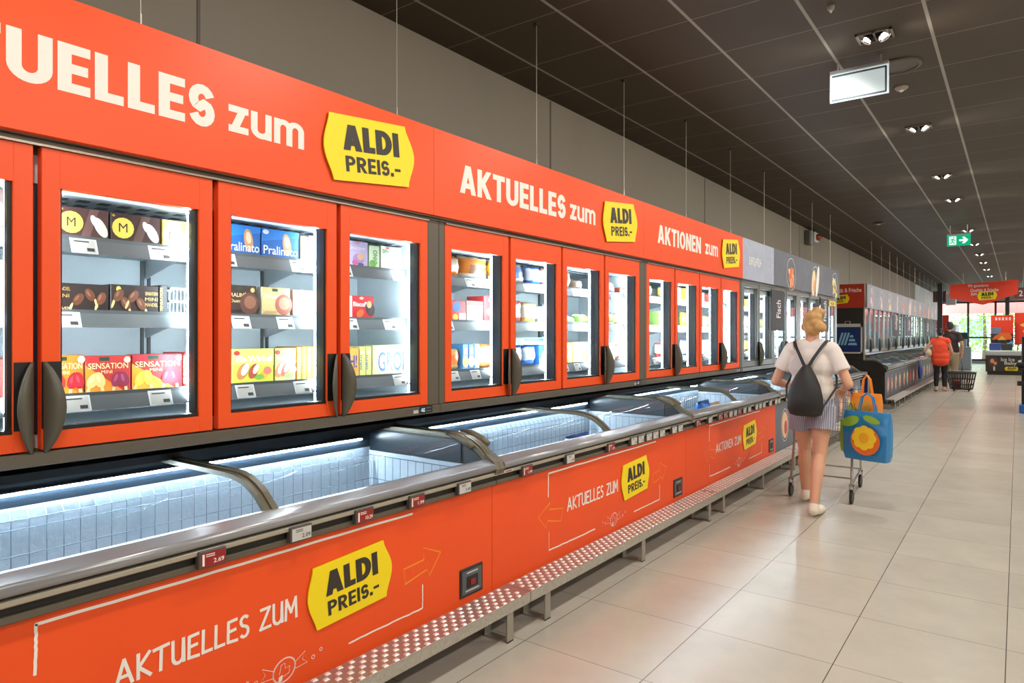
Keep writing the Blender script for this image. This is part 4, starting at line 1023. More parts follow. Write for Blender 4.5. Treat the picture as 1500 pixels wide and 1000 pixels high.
# ------------------------------------------------------------------ frozen goods behind the doors
def yaw(V, c, a):
    ca, sa = cos(a), sin(a); return [(c[0]+(p[0]-c[0])*ca-(p[1]-c[1])*sa, c[1]+(p[0]-c[0])*sa+(p[1]-c[1])*ca, p[2]) for p in V]
def carton(y, z, w, h, d, body, label, art=(), x=-2.60, a=0.0, name='ice_cream_box', cat='box', group=None, side=None):
    """a carton whose front stands at x, its left edge at y; art = shapes on the front in units of the front"""
    mb = MB().m(pm(body)); mb.bbox((x-d, y, z), (x, y+w, z+h), 0.0025)
    if side: mb.m(pm(side)); mb.add([(x-d+.003, y-.0004, z+.003), (x-.003, y-.0004, z+.003), (x-.003, y-.0004, z+h-.003), (x-d+.003, y-.0004, z+h-.003)], [(0,1,2,3)])
    pl = Pl((x, y, z), (0,w,0), (0,0,h)); lift = 0.0006
    for it in art:
        lift += 0.00025
        if it[0] == 'r': mb.m(pm(it[5])); poly(mb, pl, [(it[1],it[3]), (it[2],it[3]), (it[2],it[4]), (it[1],it[4])], lift)
        elif it[0] == 'p': mb.m(pm(it[2])); poly(mb, pl, it[1], lift)
        elif it[0] == 'e': mb.m(pm(it[5])); ell(mb, Pl(pl.o, (0,1,0), (0,0,1)), it[1]*w, it[2]*h, it[3]*h, it[4]*h, lift, 16, it[6] if len(it) > 6 else 0)
        elif it[0] == 't': mb.m(pm(it[6])); put_text(mb, pl, it[1], it[2:6], it[7] if len(it) > 7 else 0.01, lift)
        elif it[0] == 'v':   # word running up the spine
            q = Pl(pl.p(it[3], it[4]), (0,0,h*it[5]), (0,-w*it[6],0)); q.n = Vector((1,0,0)); mb.m(pm(it[2])); put_text(mb, q, it[1], (0,1,0,1), 0.01, lift)
    if a: mb.v = yaw(mb.v, (x-d/2, y+w/2), a)
    return tag(mb.build(name), label, cat, group)
def pop(cx, cy, s, c1, rot=0.3, stick=(240, 205, 140)):
    """an ice cream on its stick, as a printed picture"""
    return [('e', cx-0.30*s*sin(rot)*0.9, cy-0.34*s, 0.05*s, 0.20*s, stick, -rot*0.6), ('e', cx, cy, 0.17*s, 0.28*s, c1, -rot), ('e', cx-0.03*s, cy+0.05*s, 0.05*s, 0.14*s, tuple(min(255, v+34) for v in c1), -rot)]
def sack(y, z, w, h, d, body, label, c2=None, x=-2.62, lean=0.0, seed=0, name='frozen_food_bag', cat='bag', group=None, spot=None):
    """a plump pillow bag standing on the shelf"""
    r = random.Random(seed); mb = MB(); mb.smooth = True; N, M = 8, 8
    def pt(i, j, s):
        u = i/N; v = j/M; e = (sin(pi*u)*sin(pi*v))**0.45 if 0 < u < 1 and 0 < v < 1 else 0
        wob = r.uniform(-1, 1)*0.004
        yy = y+w*(0.5+(u-0.5)*(1-0.10*sin(pi*v))); zz = z+h*v+wob*(0 < j)
        return (x-d/2+s*d/2*e+wob+lean*(v)*-0.06, yy+wob, max(z, zz))
    grid = {}
    for s in (1, -1):
        for i in range(N+1):
            for j in range(M+1):
                edge = i in (0, N) or j in (0, M)
                if edge and s == -1: continue
                grid[(i, j, s)] = len(mb.v); mb.v.append(pt(i, j, s))
    G = lambda i, j, s: grid[(i, j, s)] if (i, j, s) in grid else grid[(i, j, 1)]
    m1 = pm(body, 0.32); m2 = pm(c2 or body, 0.32); m3 = pm(spot or c2 or body, 0.32)
    for s in (1, -1):
        for i in range(N):
            for j in range(M):
                mb.m(m1)
                if c2 and (j < 2 or (j == 7)): mb.m(m2)
                if spot and 2 <= i <= 5 and 2 <= j <= 4: mb.m(m3)
                q = (G(i,j,s), G(i+1,j,s), G(i+1,j+1,s), G(i,j+1,s)); mb.f.append(q if s == 1 else q[::-1]); mb.mi.append(mb.cur); mb.sm.append(True)
    return tag(mb.build(name), label, cat, group)
ZT, ZM, ZB = 1.794, 1.539, 1.254
XT = -2.60; XM = -2.635
BRN = (64, 34, 26); WHT = (246, 240, 226); YEL = (246, 226, 96); CRM = (232, 214, 160)
def discbox(body, disc, ink):
    return [('p', [(0.42, 0), (0.62, 1), (0.80, 1), (0.60, 0)], tuple(min(255, v+36) for v in body)), ('e', 0.24, 0.50, 0.36, 0.36, disc), ('t', 'M', 0.155, 0.325, 0.36, 0.66, ink, 0.02),
            ('e', 0.83, 0.42, 0.17, 0.36, WHT, 0.5), ('e', 0.70, 0.62, 0.10, 0.20, WHT, 0.4), ('e', 0.05, 0.9, 0.05, 0.04, (200, 160, 80))]
def sens(c1, c2, w1=(250, 196, 60), w2=(190, 30, 50), full=True):
    a = [('p', [(0, 0), (0.85, 0), (0.0, 0.75)], c2), ('r', 0.30, 0.52, 0.86, 0.96, (20, 60, 40)), ('e', 0.92, 0.88, 0.09, 0.09, (250, 230, 190))]
    a += [('t', 'SENSATION', 0.06, 0.94, 0.64, 0.80, (252, 226, 160), 0.006), ('t', 'MINI', 0.34, 0.58, 0.51, 0.60, (252, 226, 160), 0.006)]
    return a + pop(0.16, 0.32, 0.8, w1, 0.5) + pop(0.30, 0.34, 0.8, w1, -0.3) + pop(0.68, 0.34, 0.8, w2, 0.35) + pop(0.83, 0.34, 0.8, w2, -0.25)
def darkart(words):
    a = []
    for k, (cx, cy, rt) in enumerate(((0.16, 0.62, .5), (0.30, 0.35, -.4), (0.46, 0.6, .6), (0.62, 0.34, -.5))): a += pop(cx, cy, 0.85, (110, 62, 38), rt)
    for k, wd in enumerate(words): a.append(('t', wd, 0.70, 0.97, 0.66-0.2*k, 0.78-0.2*k, (222, 186, 110), 0.008))
    return a
# first door (cut off by the picture's left edge)
carton(0.60, ZT, 0.175, 0.135, 0.12, BRN, 'brown ice cream box with yellow disc, top shelf behind the leftmost door', discbox(BRN, YEL, BRN), XT)
carton(0.42, ZT, 0.17, 0.12, 0.12, (238, 214, 70), 'yellow ice cream box, top shelf at the far left edge', [('t', 'air', 0.5, 0.9, 0.2, 0.6, WHT, 0.02)], XT)
carton(0.585, ZM, 0.19, 0.165, 0.14, (206, 140, 84), 'box with caramel nut picture, middle shelf behind the leftmost door', [('e', 0.55, 0.45, 0.42, 0.34, (170, 92, 44), .4), ('e', 0.62, 0.55, 0.30, 0.24, (232, 180, 120), .4), ('e', 0.48, 0.36, 0.16, 0.12, (120, 60, 30)), ('r', 0.0, 0.24, 0, 1, (96, 58, 32)), ('e', 0.84, 0.84, 0.14, 0.14, WHT)], XM)
for k in range(5):
    carton(0.53+0.053*k, ZB, 0.05, 0.128, 0.17, (128+8*(k % 2), 36, 26), 'dark red ice cream box standing on edge, bottom shelf behind the leftmost door', [('v', 'SENSATION', (226, 150, 110), 0.30, 0.12, 0.75, 0.34)], XM, name='ice_cream_box', group='dark red boxes on edge, leftmost door')
# second door
carton(0.915, ZT, 0.157, 0.105, 0.12, (84, 48, 44), 'brown ice cream box with half hidden disc, top shelf of the second door', discbox((84, 48, 44), YEL, BRN), XT)
carton(1.079, ZT, 0.174, 0.105, 0.12, BRN, 'dark brown ice cream box with full yellow disc and letter M, top shelf', discbox(BRN, YEL, BRN), XT)
carton(1.260, ZT, 0.102, 0.105, 0.12, (240, 206, 90), 'golden yellow ice cream box with yellow disc and M, top shelf', [('p', [(0.42, 0), (0.7, 1), (0.95, 1), (0.7, 0)], (176, 104, 44)), ('e', 0.42, 0.42, 0.40, 0.40, (250, 236, 130)), ('t', 'M', 0.26, 0.60, 0.28, 0.58, (70, 50, 30), 0.02)], XT)
carton(1.368, ZT, 0.040, 0.10, 0.12, (250, 226, 110), 'narrow pale yellow box beside the golden ice cream box, top shelf', [('e', 0.6, 0.5, 0.3, 0.3, (246, 240, 190))], XT)
carton(0.903, ZM, 0.184, 0.10, 0.14, (40, 24, 20), 'black ice cream box with chocolate bars, its lettering cut off at left', [('t', 'SENS', 0.08, 0.30, 0.18, 0.06, (226, 190, 116), 0.008)] + pop(0.46, 0.45, 0.85, (104, 56, 34), .6) + pop(0.66, 0.62, 0.85, (104, 56, 34), -.5) + pop(0.86, 0.5, 0.85, (120, 66, 40), .4) + [('t', 'MINI', 0.06, 0.30, 0.5, 0.62, (200, 160, 90), 0.006), ('t', 'MANDEL', 0.06, 0.32, 0.74, 0.86, (200, 160, 90), 0.006)], XM)
carton(1.093, ZM, 0.171, 0.105, 0.14, (44, 26, 22), 'black ice cream box with chocolate bars and SENSATION lettering, middle shelf', [('e', 0.16, 0.84, 0.08, 0.10, (226, 200, 90))] + darkart(['SENSATION', 'MINI', 'MANDEL']), XM)
carton(1.271, ZM, 0.027, 0.112, 0.14, (26, 16, 14), 'black box seen from its narrow side, middle shelf of the second door', [('v', 'SENSATION', (222, 186, 110), 0.30, 0.10, 0.8, 0.4)], XM)
t = tag(empty('plastic_crate', (XM-0.06, 1.340, ZM)), 'small white openwork crate at the right of the black boxes', 'crate')
cr = MB()
for zz in (0.004, 0.05, 0.10): cr.box((XM-0.12, 1.3052, ZM+zz-0.004), (XM, 1.3102, ZM+zz+0.004)).box((XM-0.12, 1.3752, ZM+zz-0.004), (XM, 1.3802, ZM+zz+0.004)).box((XM-0.004, 1.3052, ZM+zz-0.004), (XM, 1.3802, ZM+zz+0.004)).box((XM-0.12, 1.3052, ZM+zz-0.004), (XM-0.116, 1.3802, ZM+zz+0.004))
cr.build('rim', SHELF, parent=t)
c2 = MB()
for k in range(6): c2.box((XM-0.003, 1.3062+0.0145*k, ZM), (XM-0.001, 1.3092+0.0145*k, ZM+0.10)).box((XM-0.119, 1.3062+0.0145*k, ZM), (XM-0.117, 1.3092+0.0145*k, ZM+0.10))
c2.build('slats', SHELF, parent=t)
carton(0.891, ZB, 0.115, 0.135, 0.05, (226, 120, 30), 'orange ice cream box partly behind the handle, bottom shelf of the second door', sens(0, (236, 150, 40), (196, 44, 40), (176, 28, 40)), XM, a=0.06)
carton(1.012, ZB, 0.150, 0.13, 0.05, (196, 52, 50), 'red orange SENSATION ice cream box, left of two full ones, bottom shelf', sens(0, (238, 142, 40), (222, 190, 120), (140, 40, 70)), XM, a=-0.04)
carton(1.169, ZB, 0.186, 0.132, 0.05, (184, 40, 50), 'red orange SENSATION ice cream box, right of two full ones, bottom shelf', sens(0, (240, 160, 44), (250, 196, 60), (190, 36, 60)), XM, a=-0.03)
for k in range(2): carton(1.362+0.026*k, ZB, 0.024, 0.135, 0.17, (176, 40, 34), 'red box standing on edge at the right end of the bottom shelf, second door', [('v', 'SENSATION', (240, 200, 150), 0.3, 0.1, 0.8, 0.4)], XM, group='red boxes on edge, second door')
# third door
for k in range(2):
    carton((1.510, 1.683)[k], ZT, (0.167, 0.187)[k], 0.125, 0.10, (24, 104, 190), ['blue ice cream box with praline cone, left of two on the top shelf', 'blue ice cream box with praline cone, right of two on the top shelf'][k],
        [('p', [(0, 0.55), (0, 1), (1, 1), (1, 0.8)], (40, 130, 216)), ('e', 0.66, 0.52, 0.17, 0.38, (222, 160, 110), 0.15), ('e', 0.66, 0.60, 0.10, 0.20, (250, 222, 190), 0.15), ('t', 'Pralinato', 0.04, 0.96, 0.12, 0.42, (246, 246, 240), 0.012), ('e', 0.10, 0.88, 0.12, 0.08, (236, 240, 246))], XT)
carton(1.878, ZT, 0.040, 0.115, 0.10, (206, 150, 90), 'brown and yellow narrow box right of the blue ones, top shelf', [('r', 0, 1, 0, .4, (226, 170, 70))], XT)
carton(1.924, ZT, 0.055, 0.12, 0.10, (190, 176, 214), 'lilac narrow box at the right end of the third door, top shelf', [('v', 'MINIS', (120, 90, 160), 0.3, 0.2, 0.6, 0.4)], XT)
for k in range(2):
    b = ((58, 34, 28), (206, 176, 118))[k]
    carton((1.537, 1.708)[k], ZM, (0.144, 0.141)[k], 0.13, 0.12, b, ['dark brown praline ice cream box, middle shelf of the third door', 'tan praline ice cream box, middle shelf of the third door'][k],
        [('t', 'PRALINÉ', 0.08, 0.66, 0.62, 0.78, (236, 210, 150) if not k else (250, 240, 210), 0.01), ('t', 'Duett', 0.16, 0.5, 0.44, 0.54, (220, 190, 130), 0.008), ('e', 0.76, 0.42, 0.34, 0.36, (96, 54, 40) if not k else (150, 70, 50)), ('e', 0.78, 0.46, 0.22, 0.22, (140, 90, 66) if not k else (196, 120, 90)), ('e', 0.86, 0.86, 0.08, 0.08, (226, 190, 120)), ('r', .34, .54, .86, .95, (40, 60, 40)), ('r', 0.08, 0.5, 0.12, 0.2, tuple(max(0, v-30) for v in b))], XM, side=(244, 238, 220))
carton(1.863, ZM, 0.127, 0.125, 0.12, (250, 236, 232), 'white ice cream box with pink red pictures, middle shelf of the third door', [('r', 0, .22, 0, 1, (238, 96, 90)), ('e', 0.78, 0.35, 0.26, 0.30, (240, 130, 116)), ('t', 'Bueno', 0.26, 0.74, 0.5, 0.72, (240, 150, 140), 0.015), ('e', 0.5, 0.86, 0.14, 0.08, (240, 130, 120))], XM)
for k in range(2):
    carton((1.567, 1.772)[k], ZB, (0.197, 0.106)[k], 0.145, 0.08, ((208, 214, 70), (226, 226, 120))[k], ['bright yellow green box with ice cream cones, bottom shelf of the third door', 'paler yellow green box with ice cream cones, bottom shelf of the third door'][k],
        [('p', [(0, .55), (1, .5), (1, 1), (0, 1)], (232, 232, 110)), ('t', 'Eis-Wirbel', 0.10, 0.95, 0.62, 0.80, (250, 252, 246), 0.022), ('e', .24, .34, .16, .26, (190, 120, 70), -.5), ('e', .30, .40, .10, .2, (250, 236, 200), -.5), ('e', .5, .34, .14, .24, (176, 74, 50), -.5), ('e', .56, .40, .08, .16, (250, 236, 200), -.5), ('e', .74, .2, .12, .12, (240, 170, 50)), ('e', .84, .34, .14, .12, (216, 110, 90)), ('e', .64, .16, .16, .08, (120, 170, 60)), ('e', .10, .88, .10, .07, (200, 60, 50))], XM)
for k in range(5): carton(1.885+0.0273*k, ZB, 0.0253, 0.15, 0.17, (226, 160+4*(k % 2), 60), 'orange yellow box on edge in the row of the third door, bottom shelf', [('v', 'LORE', (120, 70, 30), 0.3, 0.15, 0.4, 0.4), ('e', .5, .82, .06, .06, (180, 100, 40))], XM, group='orange yellow boxes on edge, third door')
# fourth door
carton(2.134, ZT, 0.142, 0.125, 0.10, (200, 186, 226), 'lilac box with picture of a treat, top shelf of the fourth door', [('t', 'Unicorn', 0.14, 0.86, 0.66, 0.82, (246, 240, 252), 0.012), ('e', 0.56, 0.3, 0.28, 0.22, (176, 140, 200)), ('e', .66, .4, .16, .14, (226, 180, 140)), ('e', .4, .16, .14, .10, (214, 100, 150)), ('e', .66, .1, .16, .06, (90, 80, 130)), ('e', .5, .92, .16, .05, (236, 160, 170))], XT)
carton(2.285, ZT, 0.068, 0.115, 0.13, (206, 230, 190), 'pale green narrow box lettered DINO, top shelf of the fourth door', [('v', 'DINO', (60, 130, 80), 0.75, 0.2, 0.6, 0.4), ('e', .3, .2, .2, .16, (120, 180, 80))], XT)
carton(2.362, ZT, 0.149, 0.12, 0.10, (240, 244, 220), 'white box lettered DINO in green, top shelf of the fourth door', [('t', 'DINO', 0.08, 0.46, 0.70, 0.86, (50, 140, 90), 0.015), ('p', [(.85, 0), (1, 0), (1, 1), (.92, 1)], (90, 180, 130)), ('e', .35, .3, .26, .2, (250, 236, 170)), ('e', .3, .92, .12, .05, (230, 90, 90))], XT)
carton(2.206, ZM, 0.142, 0.115, 0.06, (204, 30, 30), 'red ice cream box with dark cone picture, alone on the middle shelf', [('t', 'Biscoff', 0.04, 0.66, 0.54, 0.74, (250, 246, 240), 0.015), ('e', .8, .46, .26, .34, (60, 34, 30), .3), ('e', .76, .64, .14, .16, (220, 170, 120)), ('e', .34, .24, .22, .16, (230, 110, 50), .5), ('e', .4, .9, .12, .06, (240, 180, 180))], XM, side=(250, 246, 244))
carton(2.180, ZB, 0.069, 0.14, 0.12, (232, 170, 80), 'orange box half behind the handle, bottom shelf of the fourth door', [('t', 'H!', 0.1, 0.8, 0.3, 0.75, (60, 70, 150), 0.02)], XM)
for k in range(2): carton(2.255+0.0393*k, ZB, 0.0373, 0.147, 0.16, (216, 220, 130), 'yellow green box on edge left of the big lettered box, bottom shelf', [('v', 'GRÖI', (70, 90, 160), 0.3, 0.2, 0.5, 0.4), ('e', .5, .8, .06, .06, (250, 250, 230))], XM, group='yellow green boxes on edge, fourth door')
carton(2.338, ZB, 0.222, 0.152, 0.07, (226, 236, 160), 'pale yellow green box with big blue letters, bottom shelf of the fourth door', [('t', 'GRÖI', 0.16, 0.98, 0.10, 0.92, (76, 100, 170), 0.012), ('p', [(.38, .1), (.55, .55), (.7, .5), (.5, .12)], (236, 240, 170)), ('e', .14, .92, .05, .05, (250, 250, 236))], XM)

# second bank: bags and boxes
dn2 = ['fifth', 'sixth', 'seventh', 'eighth']
OR = (240, 140, 40); BL = (54, 110, 190); LB = (150, 200, 232); RD = (214, 50, 44); YW = (244, 200, 60); GN = (130, 180, 70)
S = ROW1[1]
def D(k, f): return S+0.05+0.585*k+0.06+f*0.44
sack(2.873, ZT, 0.120, 0.12, 0.08, WHT, 'white and orange bag at the left, top shelf behind the fifth door', OR, XT, seed=1)
sack(2.997, ZT, 0.279, 0.135, 0.10, OR, 'big orange bag with brown oval picture, top shelf behind the fifth door', WHT, XT, seed=2, spot=(140, 100, 76))
sack(3.280, ZT, 0.107, 0.13, 0.08, (246, 170, 50), 'orange bag at the right, top shelf behind the fifth door', WHT, XT, seed=3)
carton(2.929, ZM, 0.135, 0.12, 0.14, (206, 60, 50), 'red and blue box, middle shelf behind the fifth door', [('e', .4, .7, .3, .26, (60, 110, 190)), ('r', .55, 1, 0, .4, (250, 236, 226)), ('e', .3, .2, .2, .16, YW)], XM, name='frozen_food_box')
carton(3.075, ZM, 0.151, 0.125, 0.14, (246, 240, 236), 'white box with red top band, middle shelf behind the fifth door', [('r', 0, 1, .78, 1, RD), ('e', .75, .35, .3, .26, (226, 90, 70)), ('e', .85, .5, .14, .12, (250, 210, 160))], XM, name='frozen_food_box')
carton(3.236, ZM, 0.119, 0.16, 0.14, (210, 60, 60), 'red box with white spots at the right, middle shelf behind the fifth door', [('e', .4, .4, .14, .12, WHT), ('e', .7, .7, .12, .10, WHT), ('e', .5, .85, .1, .06, (250, 200, 190))], XM, name='frozen_food_box')
sack(2.929, ZB, 0.098, 0.125, 0.07, (236, 130, 66), 'orange bag at the left, bottom shelf behind the fifth door', (226, 190, 120), XM, seed=4)
for k in range(3): carton(3.038+k*0.0529, ZB, 0.0489, 0.15, 0.14, ((86, 150, 206), (48, 104, 180), (110, 170, 214))[k], ['light blue box on edge, left of three, behind the fifth door', 'dark blue box on edge with golden picture, middle of three, behind the fifth door', 'sky blue box on edge, right of three, behind the fifth door'][k], [('e', .5, .3, .18, .22, (226, 180, 90)), ('r', .2, .8, .6, .85, WHT)], XM, name='frozen_food_box')
sack(3.203, ZB, 0.166, 0.15, 0.08, LB, 'pale blue bag with orange pictures, bottom shelf behind the fifth door', (236, 140, 70), XM, seed=5, spot=(236, 240, 246))
sack(3.463, ZT, 0.200, 0.13, 0.09, (120, 156, 220), 'blue and white bag at the left, top shelf behind the sixth door', WHT, XT, seed=6, lean=.4)
sack(3.675, ZT, 0.183, 0.125, 0.09, (236, 236, 240), 'white bag with blue top and tan picture, top shelf behind the sixth door', (70, 120, 210), XT, seed=7, spot=(226, 190, 150))
sack(3.870, ZT, 0.099, 0.13, 0.09, (226, 226, 230), 'greyish white bag at the right, top shelf behind the sixth door', (190, 120, 110), XT, seed=8)
sack(3.510, ZM, 0.155, 0.145, 0.09, (246, 220, 214), 'pinkish white bag at the left, middle shelf behind the sixth door', (220, 90, 80), XM, seed=9)
sack(3.677, ZM, 0.174, 0.14, 0.09, WHT, 'white bag with golden picture, middle shelf behind the sixth door', (236, 190, 110), XM, seed=10, spot=(240, 176, 76))
sack(3.863, ZM, 0.107, 0.12, 0.09, (240, 240, 236), 'plain white bag at the right, middle shelf behind the sixth door', (190, 196, 206), XM, seed=11)
for k in range(2): sack(3.524+k*0.1528, ZB, 0.1488, 0.135, 0.08, (206, 222, 240), ['white blue bag with orange picture, left of two, bottom shelf behind the sixth door', 'white blue bag with orange picture, right of two, bottom shelf behind the sixth door'][k], (64, 120, 196), XM, seed=12+k, spot=(240, 160, 110))
carton(3.838, ZB, 0.132, 0.135, 0.14, (40, 100, 176), 'dark blue box with pink and yellow picture, bottom shelf behind the sixth door', [('e', .5, .4, .3, .3, (226, 110, 150)), ('r', 0, 1, 0, .3, (236, 226, 110)), ('e', .6, .8, .1, .1, WHT)], XM, name='frozen_food_box')
carton(3.562, ZB+0.137, 0.339, 0.05, 0.14, (150, 196, 220), 'flat pale blue box lying on the bags, behind the sixth door', [('r', .3, .96, .5, .9, (30, 60, 110)), ('r', .3, 1, .06, .36, (226, 232, 130))], XM, name='frozen_food_box')
sack(4.097, ZT, 0.126, 0.13, 0.09, (250, 214, 186), 'peach coloured bag, top shelf behind the seventh door', WHT, XT, seed=14)
sack(4.237, ZT, 0.162, 0.07, 0.10, (206, 190, 170), 'low brownish bag lying on the top shelf behind the seventh door', (170, 150, 120), XT, seed=15)
sack(4.171, ZM, 0.187, 0.06, 0.12, (200, 226, 170), 'flat pale green bag, left, middle shelf behind the seventh door', (236, 246, 236), XM, seed=16)
sack(4.372, ZM, 0.189, 0.075, 0.12, GN, 'flat green bag, right, middle shelf behind the seventh door', (246, 250, 240), XM, seed=17)
for k in range(4): carton(4.180+k*0.0963, ZB, 0.0903, 0.15, 0.14, ((226, 186, 66), (244, 216, 100), (250, 232, 160), (240, 206, 90))[k], ['mustard yellow box, first of four, bottom shelf behind the seventh door', 'yellow box, second of four, bottom shelf behind the seventh door', 'cream yellow box, third of four, bottom shelf behind the seventh door', 'golden box, last of four, bottom shelf behind the seventh door'][k], [('e', .5, .4, .2, .22, (200, 140, 60)), ('r', .15, .85, .72, .88, (250, 244, 210))], XM, name='frozen_food_box')
sack(4.741, ZT, 0.191, 0.10, 0.10, (240, 246, 246), 'white bag with a pointed top, top shelf behind the eighth door', (214, 226, 226), XT, seed=18, lean=.5)
carton(4.947, ZT, 0.141, 0.05, 0.12, (214, 80, 60), 'low red box, top shelf behind the eighth door', [('r', .1, .6, .2, .8, WHT)], XT, name='frozen_food_box')
sack(4.782, ZM, 0.204, 0.10, 0.10, (190, 190, 120), 'olive yellow bag, left, middle shelf behind the eighth door', WHT, XM, seed=19, spot=(150, 150, 60))
sack(5.002, ZM, 0.155, 0.10, 0.10, (226, 226, 190), 'pale yellow bag, right, middle shelf behind the eighth door', (170, 170, 90), XM, seed=20)
carton(4.782, ZB, 0.145, 0.14, 0.14, (230, 226, 190), 'cream box with dark ring picture, bottom shelf behind the eighth door', [('e', .3, .5, .22, .24, (150, 140, 90)), ('e', .3, .5, .14, .16, (240, 236, 210))], XM, name='frozen_food_box')
sack(4.942, ZB, 0.239, 0.13, 0.10, (196, 216, 216), 'greyish green bag, bottom shelf behind the eighth door', (226, 150, 120), XM, seed=21)
# further banks: only the colour of each package can be told
pal = [((236, 240, 240), 'white'), ((170, 200, 220), 'pale blue'), ((216, 80, 70), 'red'), ((150, 190, 100), 'green'), ((232, 196, 120), 'tan'), ((240, 214, 90), 'yellow'), ((90, 130, 190), 'blue'), ((206, 150, 140), 'pink')]
dnames = ['ninth', 'tenth', 'eleventh', 'twelfth', 'thirteenth', 'fourteenth', 'fifteenth', 'sixteenth', 'seventeenth', 'eighteenth', 'nineteenth', 'twentieth']
rr_ = random.Random(21)
for b in (2, 3, 4):
    for d in range(4):
        for zi, (z, zn) in enumerate(((ZB, 'bottom'), (ZM, 'middle'), (ZT, 'top'))):
            xs = XT if zi == 2 else XM
            ks = rr_.sample(range(len(pal)), 2)
            for q in range(2):
                c, cn = pal[ks[q]]; c2, _ = pal[rr_.randrange(len(pal))]
                y = ROW1[b]+0.05+0.585*d+0.07+q*0.22+rr_.uniform(0, .02); hh = rr_.uniform(.09, .13) if zi == 2 else rr_.uniform(.11, .17)
                lb = '%s package, %s shelf behind the %s door of the first run' % (cn, zn, dnames[(b-2)*4+d])
                if rr_.random() < .55: sack(y, z, 0.19, hh, 0.10, c, lb, c2, xs, seed=rr_.randrange(999), group='packages in the farther freezer banks')
                else: carton(y, z, 0.19, hh, 0.13, c, lb, [('r', .1, .9, .66, .86, c2), ('e', .5, .34, .3, .2, c2)], xs, name='frozen_food_box', group='packages in the farther freezer banks')
fd = 0
for b in range(3):
    for d in range(4):
        for zi, (z, zn) in enumerate(((ZB, 'bottom'), (ZM, 'middle'), (ZT, 'top'))):
            c, cn = pal[(b*5+d*3+zi*2) % len(pal)]
            y = ROW2[b]+0.05+0.585*d+0.09
            sack(y, z, 0.38, 0.12 if zi == 2 else 0.17, 0.12, c, '%s package, %s shelf behind the %s door of the far run' % (cn, zn, (['first', 'second', 'third', 'fourth', 'fifth', 'sixth', 'seventh', 'eighth'] + dnames)[b*4+d]), pal[(b+d) % 8][0], XM, seed=fd, group='packages in the far freezer run'); fd += 1
# goods in the chests
sack(3.90, 0.62, 0.30, 0.15, 0.12, (226, 234, 246), 'white and dark blue bag standing in the second red chest freezer', (50, 80, 150), -2.40, seed=31, spot=(60, 96, 170))
sack(4.10, 0.60, 0.22, 0.13, 0.10, (200, 214, 240), 'pale blue bag behind the white one in the second red chest', (70, 100, 170), -2.54, seed=32)
def blue_sack(y, h, x, c, c2, lab, sd): sack(y, 0.60, 0.26, h, 0.14, c, lab, c2, x, seed=sd)
blue_sack(6.35, 0.21, -2.42, (40, 120, 210), (30, 90, 170), 'bright blue bag in the third red chest freezer', 41)
blue_sack(6.05, 0.16, -2.44, (70, 84, 100), (190, 196, 206), 'dark grey bag left of the blue one in the third red chest', 42)
blue_sack(6.66, 0.17, -2.42, (232, 214, 190), (206, 160, 120), 'beige bag right of the blue one in the third red chest', 43)
for (y0, y1, z1, lab) in ((3.80, 4.35, 0.60, 'white stacking board under the bags in the second red chest'), (5.98, 6.98, 0.60, 'white stacking board under the bags in the third red chest')):
    t = MB().box((-2.78, y0, z1-0.02), (-2.22, y1, z1))
    for a in (y0+0.02, y1-0.03):
        for xx in (-2.76, -2.25): t.box((xx, a, 0.316), (xx+0.01, a+0.01, z1-0.02))
    tag(t.build('stacking_rack', SHELF), lab, 'rack')

# ------------------------------------------------------------------ people
def fuse(mb, name, material, parent=None, origin=None, voxel=0.007, smooth=5, label=None):
    """grow one continuous skin over overlapping volumes"""
    o = mb.build('volume', material, origin=(0, 0, 0)); fixnormals(o)
    md = o.modifiers.new('skin', 'REMESH'); md.mode = 'VOXEL'; md.voxel_size = voxel
    sm = o.modifiers.new('relax', 'SMOOTH'); sm.factor = 0.5; sm.iterations = smooth
    dg = bpy.context.evaluated_depsgraph_get(); dg.update()
    me = bpy.data.meshes.new_from_object(o.evaluated_get(dg))
    bpy.data.objects.remove(o)
    base = WPOS[parent.name] if parent is not None else Vector(origin)
    me.transform(Matrix.Translation(-base)); me.name = name
    me.polygons.foreach_set('use_smooth', [True]*len(me.polygons))
    me.materials.clear(); me.materials.append(material)
    n = bpy.data.objects.new(name, me); COL.objects.link(n)
    if parent is not None: n.parent = parent
    else: n.location = base
    WPOS[n.name] = base.copy()
    if label: n['label'] = label
    return n

def hand(mb, w, d, nrm, side, T, curl=0.7):
    """palm and five fingers; w wrist, d pointing direction, nrm palm normal, side = thumb side (+1/-1)"""
    w = Vector(w); d = Vector(d).normalized(); nrm = (Vector(nrm)-d*Vector(nrm).dot(d)).normalized(); l = d.cross(nrm)*side
    for k in range(4):
        o = l*(0.026-0.0175*k)
        kn = w+d*(0.088-0.004*abs(k-1))+o
        mb.capsule(T(w+d*0.012+o*0.6), T(kn), 0.0135, 0.0115, 8)
        p = kn; a = 0.0; ln = (0.044, 0.048, 0.045, 0.035)[k]
        for q, f in enumerate((1.0, 0.62, 0.5)):
            a += curl*(0.6+0.25*q); e = p+(d*cos(a)+nrm*sin(a))*ln*f
            mb.capsule(T(p), T(e), 0.0100-0.0008*q, 0.0092-0.0008*q, 8); p = e
    b = w+d*0.028+l*0.024; e = b+(l*0.75+d*0.6+nrm*0.35).normalized()*0.040; e2 = e+(d*0.85+nrm*0.5).normalized()*0.032
    mb.capsule(T(b), T(e), 0.0135, 0.0115, 8); mb.capsule(T(e), T(e2), 0.0112, 0.0095, 8)

